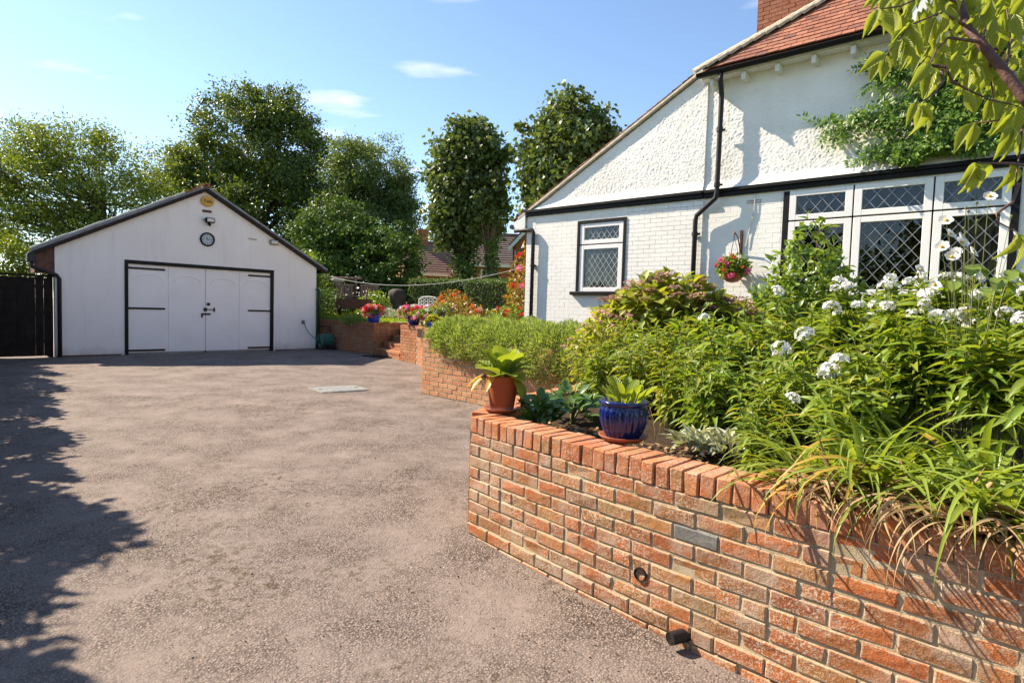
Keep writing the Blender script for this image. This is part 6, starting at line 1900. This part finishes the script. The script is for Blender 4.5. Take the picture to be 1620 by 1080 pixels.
def daylily(s, d_, n_, lab, Lm=.5, ndry=10):
    Lm *= 1.18 if s < 2.2 else 1.28; n_ = int(n_*1.3)
    p, tt, nn = ffr(s); q = p-nn*d_; z = float(bed_z(q[0], q[1]))
    T = thing('daylily', lab, 'plant', (q[0], q[1], z), 0, 'daylilies behind the coping')
    azw = math.atan2(nn[1], nn[0])
    for k in range(n_):
        a = rg.uniform(0, 6.28) if k % 3 else azw+rg.uniform(-1.3, 1.3)
        me = BL[rg.randrange(14)] if rg.random() > .09 else BLY[rg.randrange(3)]
        r0 = .06*rg.random()
        o = obj('leaf', me, None, T, (r0*math.cos(a), r0*math.sin(a), rg.uniform(-.01, .03)), (rg.uniform(-.12, .12), rg.uniform(-.15, .15), a-math.pi/2))
        L = Lm*rg.uniform(.65, 1.2); o.scale = (L*rg.uniform(.85, 1.25)+.2, L, L)
    for k in range(ndry):
        a = azw+rg.uniform(-.8, .8); of = d_-rg.uniform(.03, .16); sl2 = rg.uniform(-.12, .12); o = obj('dry_leaf', BLD[rg.randrange(8)], None, T, (nn[0]*of+tt[0]*sl2, nn[1]*of+tt[1]*sl2, .662-z+rg.uniform(0, .02)), (rg.uniform(-.1, .1), rg.uniform(-.1, .1), a-math.pi/2))
        L = rg.uniform(.28, .50); o.scale = (L*.5+.15, L, L)
for (s, d_, n_, lab, Lm, nd) in ((1.93, .42, 22, 'sparser strap leaved daylily at the left end of the row', .40, 2), (2.08, .33, 44, 'daylily with leaves arching over the coping, second from the lambs ear', .46, 5), (2.24, .34, 50, 'dense daylily with dry leaves hanging down the wall face', .50, 8), (2.46, .33, 50, 'daylily clump above the driest hanging leaves', .52, 11), (2.68, .34, 50, 'daylily clump near the right edge of the picture', .54, 11), (2.92, .36, 46, 'rightmost daylily clump cut by the picture edge', .54, 8), (2.3, .62, 30, 'daylily clump at the foot of the phlox stems', .5, 0), (2.62, .66, 30, 'upright daylily leaves between the phlox stems', .52, 0)):
    daylily(s, d_, n_, lab, Lm, nd)
# thatch of dead leaves on the coping
n = 520
sP = 2.0+RN.random(n)*1.2; dP = .03+.30*RN.random(n)
P = np.array([ffr(s)[0]-ffr(s)[2]*d_ for s, d_ in zip(sP, dP)]); P = np.concatenate([P, (.655+.05*RN.random(n))[:, None]], 1)
o = obj('dead_leaf_thatch', leaf_mesh('dead_leaf_thatch', TPL_B, P, rdir(n)*np.array([1, 1, .12])+np.array([.5, -.5, 0]), rdir(n, 1.0), .14+.12*RN.random(n), .010+.008*RN.random(n)), M['lf_dry'], kind='stuff')
tag(o, 'thatch of dead strap leaves lying on the coping under the daylilies', 'dead leaves')

# ------------------------------------------------------------------ hydrangea and other shrubs near the house
def shrub(nm, label, loc, lobes, n, mat, leaf, asp, tpl=TPL_L, heads=None, up=.7, shell=.6, stems=14):
    T = thing(nm, label, 'shrub', loc)
    L_ = np.array(lobes); w = L_[:, 3]*L_[:, 4]*L_[:, 5]; w = w/w.sum()
    k = RN.choice(len(L_), n, p=w); d = rdir(n, .1); rr = shell+(1.05-shell)*RN.random((n, 1))
    P = L_[k, :3]+d*rr*L_[k, 3:]
    ok = P[:, 2] > 0.02
    P, d = P[ok], d[ok]; n = len(P)
    L = leaf*(.6+.7*RN.random(n))
    obj('foliage', leaf_mesh('foliage', tpl, P, nrm(RN.normal(size=(n, 3))*.7+d+np.array([0, 0, -.15])), nrm(RN.normal(size=(n, 3))*.45+d*.5+np.array([0, 0, up])), L, L*asp, True), mat, T)
    m = MB()
    for j in range(stems):
        q = P[RN.integers(0, n)]; m.tube(bez((q[0]*.15, q[1]*.15, -.05), (q[0]*.5, q[1]*.5, q[2]*.6), q, 4), [.012, .010, .008, .006, .003], 5, False)
    m.build('stems', M['twig'], T, smooth=True)
    if heads:
        mes, cnt, sc3 = heads
        for j in range(cnt):
            kk = RN.choice(len(L_), p=w); dd_ = rdir(1, .7)[0]
            q = L_[kk, :3]+dd_*L_[kk, 3:]*1.09
            if q[2] < .15:
                continue
            o = obj('flower_head', mes[random.randrange(len(mes))], None, T, tuple(q), (random.uniform(-.4, .4), random.uniform(-.4, .4), random.uniform(0, 6))); k2 = sc3*random.uniform(.8, 1.3); o.scale = (k2, k2, k2*.6)
    return T
def bract_head(seed, mat):
    g = np.random.default_rng(seed); n_ = 60; r = np.sqrt(g.random(n_))*.075; a = g.random(n_)*6.28
    P = np.stack([r*np.cos(a), r*np.sin(a), .04*(1-(r/.075)**2)+.01*g.random(n_)], -1)
    me = leaf_mesh('flower_head', TPL_D, P, nrm(g.normal(size=(n_, 3))*np.array([1, 1, .4])), nrm(g.normal(size=(n_, 3))*.4+np.array([0, 0, 1])), .026+.012*g.random(n_), .024); me.materials.append(mat); return me
HY = [bract_head(k, M['petal_rust']) for k in range(4)]
p = at(1062, 500, 6.6); zb = float(bed_z(p[0], p[1]))
shrub('hydrangea', 'large hydrangea with faded pinkish brown flower heads below the small window', (p[0], p[1], zb),
      [(0, 0, .45, .72, .55, .48), (-.45, .15, .35, .48, .42, .42), (.5, -.05, .34, .5, .45, .40), (.0, .05, .66, .50, .42, .36), (-.28, .0, .60, .40, .4, .32), (.30, 0, .56, .4, .36, .30), (.72, -.15, .25, .34, .34, .32)], 2600, M['lf_hyd'], .125, .68, heads=(HY, 105, .95))
fhm = [floret_head(14, .03, .014, 30)]; fhm[0].materials.append(M['petal_palepink'])
p = at(965, 560, 5.6)
shrub('pale_pink_plant', 'wiry plant with pale pink flowers at the left foot of the hydrangea', (p[0], p[1], float(bed_z(p[0], p[1]))), [(0, 0, .3, .35, .3, .38), (-.2, 0, .25, .25, .25, .3)], 700, M['lf_hyd'], .07, .5, heads=(fhm, 34, .9))
p = at(1268, 480, 7.1)
shrub('glossy_shrub', 'upright glossy green shrub in front of the bay window', (p[0], p[1], .85),
      [(0, 0, .5, .60, .5, .5), (.05, 0, .95, .46, .4, .5), (.10, 0, 1.38, .27, .26, .34), (.36, -.05, .7, .38, .35, .4), (-.34, 0, .55, .38, .35, .4)], 2300, M['lf_shrub'], .105, .5, heads=None, up=.5)
p = at(1395, 480, 6.0)
shrub('low_shrub', 'low leafy shrub under the middle light of the bay window', (p[0], p[1], .85), [(0, 0, .35, .45, .4, .40), (.4, 0, .35, .4, .35, .4), (-.35, 0, .30, .35, .3, .35)], 1500, M['lf_shrub'], .10, .35, up=.3)
p = at(1175, 480, 6.6)
shrub('spent_flower_shrub', 'shrub with dull pink and white flower heads below the hanging basket', (p[0]+.1, p[1]+.3, .85), [(0, 0, .3, .4, .35, .33)], 500, M['lf_hyd'], .10, .6, heads=(HY, 14, 1.1))

# wisteria on the upper wall
wx, wz = hp(1580, 230)
wis = thing('wisteria', 'wisteria with dark green leaflets spreading over the roughcast wall', 'climber', tuple(hw_(6.3, 0, .9)), HA)
spr = [((1600, 120), (1480, 150), (1310, 210), 30), ((1580, 100), (1470, 105), (1385, 118), 24), ((1600, 190), (1500, 215), (1368, 262), 30), ((1590, 150), (1500, 165), (1400, 200), 26), ((1600, 220), (1520, 225), (1430, 250), 22), ((1610, 100), (1560, 130), (1500, 180), 22), ((1600, 150), (1560, 200), (1450, 230), 22), ((1610, 60), (1560, 90), (1450, 130), 26)]
m = MB(); P = []; Dd = []; Nn = []
for (a, b, c_, rpx) in spr:
    q = [hp(*v) for v in (a, b, c_)]
    pts = bez((q[0][0], -.06, q[0][1]), (q[1][0], -.10, q[1][1]), (q[2][0], -.08, q[2][1]), 12)
    m.tube([(v.x-6.3, v.y, v.z-.9) for v in pts], [.016-.001*i for i in range(13)], 6, False)
    for k in range(105):
        f = RN.random()**.8; i0 = min(11, int(f*12)); base = pts[i0].lerp(pts[i0+1], f*12-i0)
        an_ = RN.random()*6.28; l = .16+.10*RN.random()
        dr = Vector((math.cos(an_)*.9-.3, -abs(RN.normal())*.5, math.sin(an_)*.8-.2)).normalized()
        base = base+Vector((RN.normal()*.08, -.05*abs(RN.normal()), RN.normal()*.08))
        for j in range(11):
            u = (j//2+.5)/6; q_ = base+dr*(l*u)+Vector((0, 0, -.05*u*u)); sd_ = 1 if j % 2 else -1
            w_ = dr.cross(Vector((0, -1, .2))).normalized()*sd_
            ld = (dr*.5+w_).normalized() if j < 10 else dr
            P.append((q_.x-6.3, min(q_.y, -.03), q_.z-.9)); Dd.append((ld.x, ld.y, ld.z-.25)); Nn.append((RN.normal()*.3, -1+RN.normal()*.3, .6))
m.tube([(-.05, -.06, 0), (0, -.08, 1.2), (.08, -.08, 2.4), (0, -.08, 3.4), (-.15, -.07, 4.0)], [.035, .03, .028, .024, .018], 8)
m.build('stem', M['bark'], wis, smooth=True)
P = np.array(P); Dd = np.array(Dd); Nn = np.array(Nn); kp = P[:, 2] > 2.60+.05*np.sin(P[:, 0]*9); P, Dd, Nn = P[kp], Dd[kp], Nn[kp]; n = len(P)
obj('foliage', leaf_mesh('foliage', TPL_D, P, Dd, Nn, .068+.02*RN.random(n), .034+.008*RN.random(n)), M['lf_wist'], wis)

# Japanese anemones
pet = unit_leaf([.25, .8, 1.0, .95, .5], .12, -.15, .0, 'petal'); pet.materials.append(M['petal_white'])
LOB = unit_leaf([.3, .9, 1.0, .75, .1], .08, .3, .03); LOB.materials.append(M['lf_shrub'])
def anemone(label, Y, fl, leaves):
    px0 = sum(f[0] for f in fl)/len(fl); x, y, z = bedp(px0, Y)
    T = thing('anemone', label, 'plant', (x, y, z), 0, 'white anemones by the bay window')
    O_ = Vector((x, y, z)); m = MB()
    for i, (px, py, dY, tilt) in enumerate(fl):
        q = Vector(at(px, py, Y+dY))-O_
        m.tube(bez((q.x*.1, q.y*.1, 0), (q.x*.5, q.y*.5, q.z*.7), q, 7), [.0016]*7+[.0012], 5, False)
        if tilt is None:
            MB().lathe([(0, -.006), (.007, 0), (.006, .008), (0, .011)], 8, q).build('bud', M['stem'], T, smooth=True); continue
        ax = Vector((math.cos(tilt)*.6, -.7, .55)).normalized(); u = ax.cross(Vector((0, 0, 1))).normalized(); w = ax.cross(u)
        for j in range(7):
            a = j*.8976+i; d = u*math.cos(a)+w*math.sin(a)+ax*.22
            leaf_obj(T, pet, q, d, ax, .030*rg.uniform(.9, 1.15), .026, 'petal')
        MB().lathe([(0, -.004), (.008, 0), (.007, .006), (0, .009)], 10, q+ax*.006).build('stamens', M['stamen'], T, smooth=True)
    m.build('stems', M['stem'], T, smooth=True)
    for (px, py, L) in leaves:
        q = Vector(at(px, py, Y))-O_
        MB().tube(bez((q.x*.2, q.y*.2, 0), (q.x*.5, q.y*.5, q.z*.8), q, 5), .003, 5).build('leaf_stalk', M['stem'], T)
        for a in (-2.5, -1.6, -.7):
            leaf_obj(T, LOB, q, Vector((math.cos(a+.5), -.5, math.sin(a)*.45)), Vector((0, -.4, 1)), L, L*.75)
anemone('tall white anemone with open flowers in front of the right bay light', 2.75, [(1520, 378, 0, .5), (1525, 362, 0, None), (1497, 350, .05, 2.8), (1520, 385, -.1, 1.2), (1490, 392, 0, 3.0), (1537, 400, .05, .4), (1505, 408, 0, 2.0), (1580, 404, .05, .3), (1545, 322, 0, None), (1600, 343, .1, None), (1532, 335, 0, None), (1565, 312, .1, 2.2)], [(1540, 420, .085), (1580, 440, .095), (1600, 428, .08)])
anemone('white anemone with nodding blooms just right of the middle window light', 3.0, [(1502, 372, 0, 1.0), (1478, 452, .05, 2.4), (1455, 428, .1, 1.5), (1512, 400, 0, 2.6), (1546, 350, .0, None), (1528, 330, .05, None), (1605, 372, .1, .6)], [(1510, 445, .085), (1562, 456, .09)])

# ------------------------------------------------------------------ cherry branch at the top right
cb0 = np.array([3.15, 1.55, .5])
ch_ = thing('cherry_tree', 'cherry tree branch with drooping serrated leaves hanging in at the top right', 'tree', tuple(cb0))
def cl(v):
    return Vector(v)-Vector(cb0)
def ap(px, py, Y):
    return Vector(at(px, py, Y))
tr0 = [Vector(cb0), Vector((3.12, 1.6, 1.2)), Vector((3.0, 1.7, 1.75))]
MB().tube([cl(v) for v in tr0]+[cl(Vector((2.85, 1.72, 2.5))), cl(Vector((2.9, 1.8, 3.4)))], [.09, .075, .065, .05, .035], 10).build('trunk', M['bark_cherry'], ch_, smooth=True)
mainb = [Vector((3.0, 1.7, 1.75)), ap(1700, 260, 2.0), ap(1628, 165, 2.08), ap(1590, 115, 2.12), ap(1555, 72, 2.16), ap(1530, 45, 2.2), ap(1520, 5, 2.24), ap(1500, -40, 2.3), ap(1470, -110, 2.4)]
MB().tube([cl(v) for v in mainb], [.036, .023, .018, .017, .016, .0145, .013, .011, .007], 10).build('branch', M['bark_cherry'], ch_, smooth=True)
subs = [[(1548, 66, 2.16), (1500, 60, 2.14), (1482, 78, 2.12), (1470, 104, 2.1)], [(1470, 104, 2.1), (1496, 106, 2.08), (1506, 128, 2.06), (1530, 142, 2.05), (1566, 158, 2.05), (1612, 168, 2.05)], [(1490, 112, 2.08), (1492, 128, 2.05), (1476, 150, 2.02), (1455, 163, 2.0)],
        [(1526, 40, 2.2), (1490, 20, 2.15), (1440, 40, 2.1), (1400, 90, 2.05)], [(1520, 5, 2.24), (1470, -10, 2.2), (1425, 10, 2.15), (1390, 15, 2.1)], [(1628, 165, 2.08), (1616, 210, 2.0), (1612, 250, 1.95), (1605, 300, 1.9)], [(1630, 262, 1.95), (1590, 258, 1.93), (1545, 258, 1.9)],
        [(1612, 290, 1.9), (1602, 320, 1.88), (1576, 338, 1.87), (1580, 352, 1.87), (1606, 366, 1.87)], [(1566, 90, 2.15), (1568, 130, 2.2), (1572, 160, 2.2)], [(1590, 115, 2.12), (1600, 60, 2.3), (1590, 0, 2.4)], [(1555, 72, 2.16), (1560, 30, 2.4), (1575, -20, 2.5)], [(1628, 165, 2.08), (1585, 190, 2.2), (1540, 195, 2.25)], [(1600, 90, 2.5), (1540, 60, 2.55), (1480, 40, 2.6), (1440, 60, 2.6)], [(1620, 40, 2.6), (1560, 10, 2.6), (1500, -5, 2.6)]]
for sb in subs:
    pts = [cl(ap(*v)) for v in sb]
    MB().tube(pts, [max(.0022, .0062*(1-.75*i/(len(pts)-1))) for i in range(len(pts))], 6, False).build('twig', M['bark_cherry'], ch_, smooth=True)
CH = []
for k in range(6):
    me = unit_leaf([.06, .55, .92, 1.0, .78, .40, .03], .16+.05*(k % 3), (.10, .3, .5, .2, .4, .6)[k], .015); me.materials.append(M['lf_cherry']); CH.append(me)
def cherry_leaf(px, py, Y, ang=None, L=None, face=None):
    """leaf hanging from a pixel at depth Y"""
    q = cl(ap(px, py, Y)); L = L or rg.uniform(.078, .115)
    a = ang if ang is not None else rg.uniform(-.7, .7)
    d = Vector((math.sin(a), rg.uniform(-.35, .35), -math.cos(a)))
    n_ = face or Vector((rg.uniform(-.9, .6), -1+rg.uniform(-.3, .6), rg.uniform(-.1, .7)))
    o = leaf_obj(ch_, CH[rg.randrange(6)], q, d, n_, L, L*rg.uniform(.36, .46))
    return o
# clusters that can be told apart
for (px, py, Y, angs) in ((1455, 163, 2.0, (-.5, -.12, .18, 1.05)), (1400, 88, 2.05, (-1.0, -.5, -.15, .2)), (1545, 258, 1.9, (-.75, -.25, .05, .4, .8)), (1470, 104, 2.1, (-.7, -.2, .3)), (1425, 60, 2.08, (-.5, 0, .4)), (1388, 12, 2.1, (-.4, 0.05, .5)), (1612, 168, 2.03, (-.9, -.5, -.2, .1)), (1606, 366, 1.87, (-.4, .5)), (1600, 262, 1.92, (-.2, .3)), (1572, 158, 2.2, (-.5, 0, .5)), (1540, 195, 2.22, (-.6, -.1, .4)), (1440, 40, 2.1, (-.6, -.1, .3, .7)), (1490, 20, 2.15, (-.5, .1, .6)), (1605, 200, 1.97, (-.7, -.3, 0)), (1530, 142, 2.05, (-.2, .4))):
    for a in angs:
        cherry_leaf(px+rg.uniform(-4, 4), py+rg.uniform(-4, 4), Y+rg.uniform(-.04, .04), a)
cnt = 0
while cnt < 285:
    px = rg.uniform(1390, 1650); py = rg.uniform(-60, 250)
    lim = np.interp(px, [1380, 1410, 1450, 1500, 1560, 1620], [-10, 70, 110, 130, 170, 250])
    if py > lim-25:
        continue
    Y = rg.uniform(2.15, 2.8)
    cherry_leaf(px, py, Y); cnt += 1

print('OBJECTS', len(bpy.data.objects), 'TRIS', sum(len(m_.loops)-2*len(m_.polygons) for m_ in bpy.data.meshes))
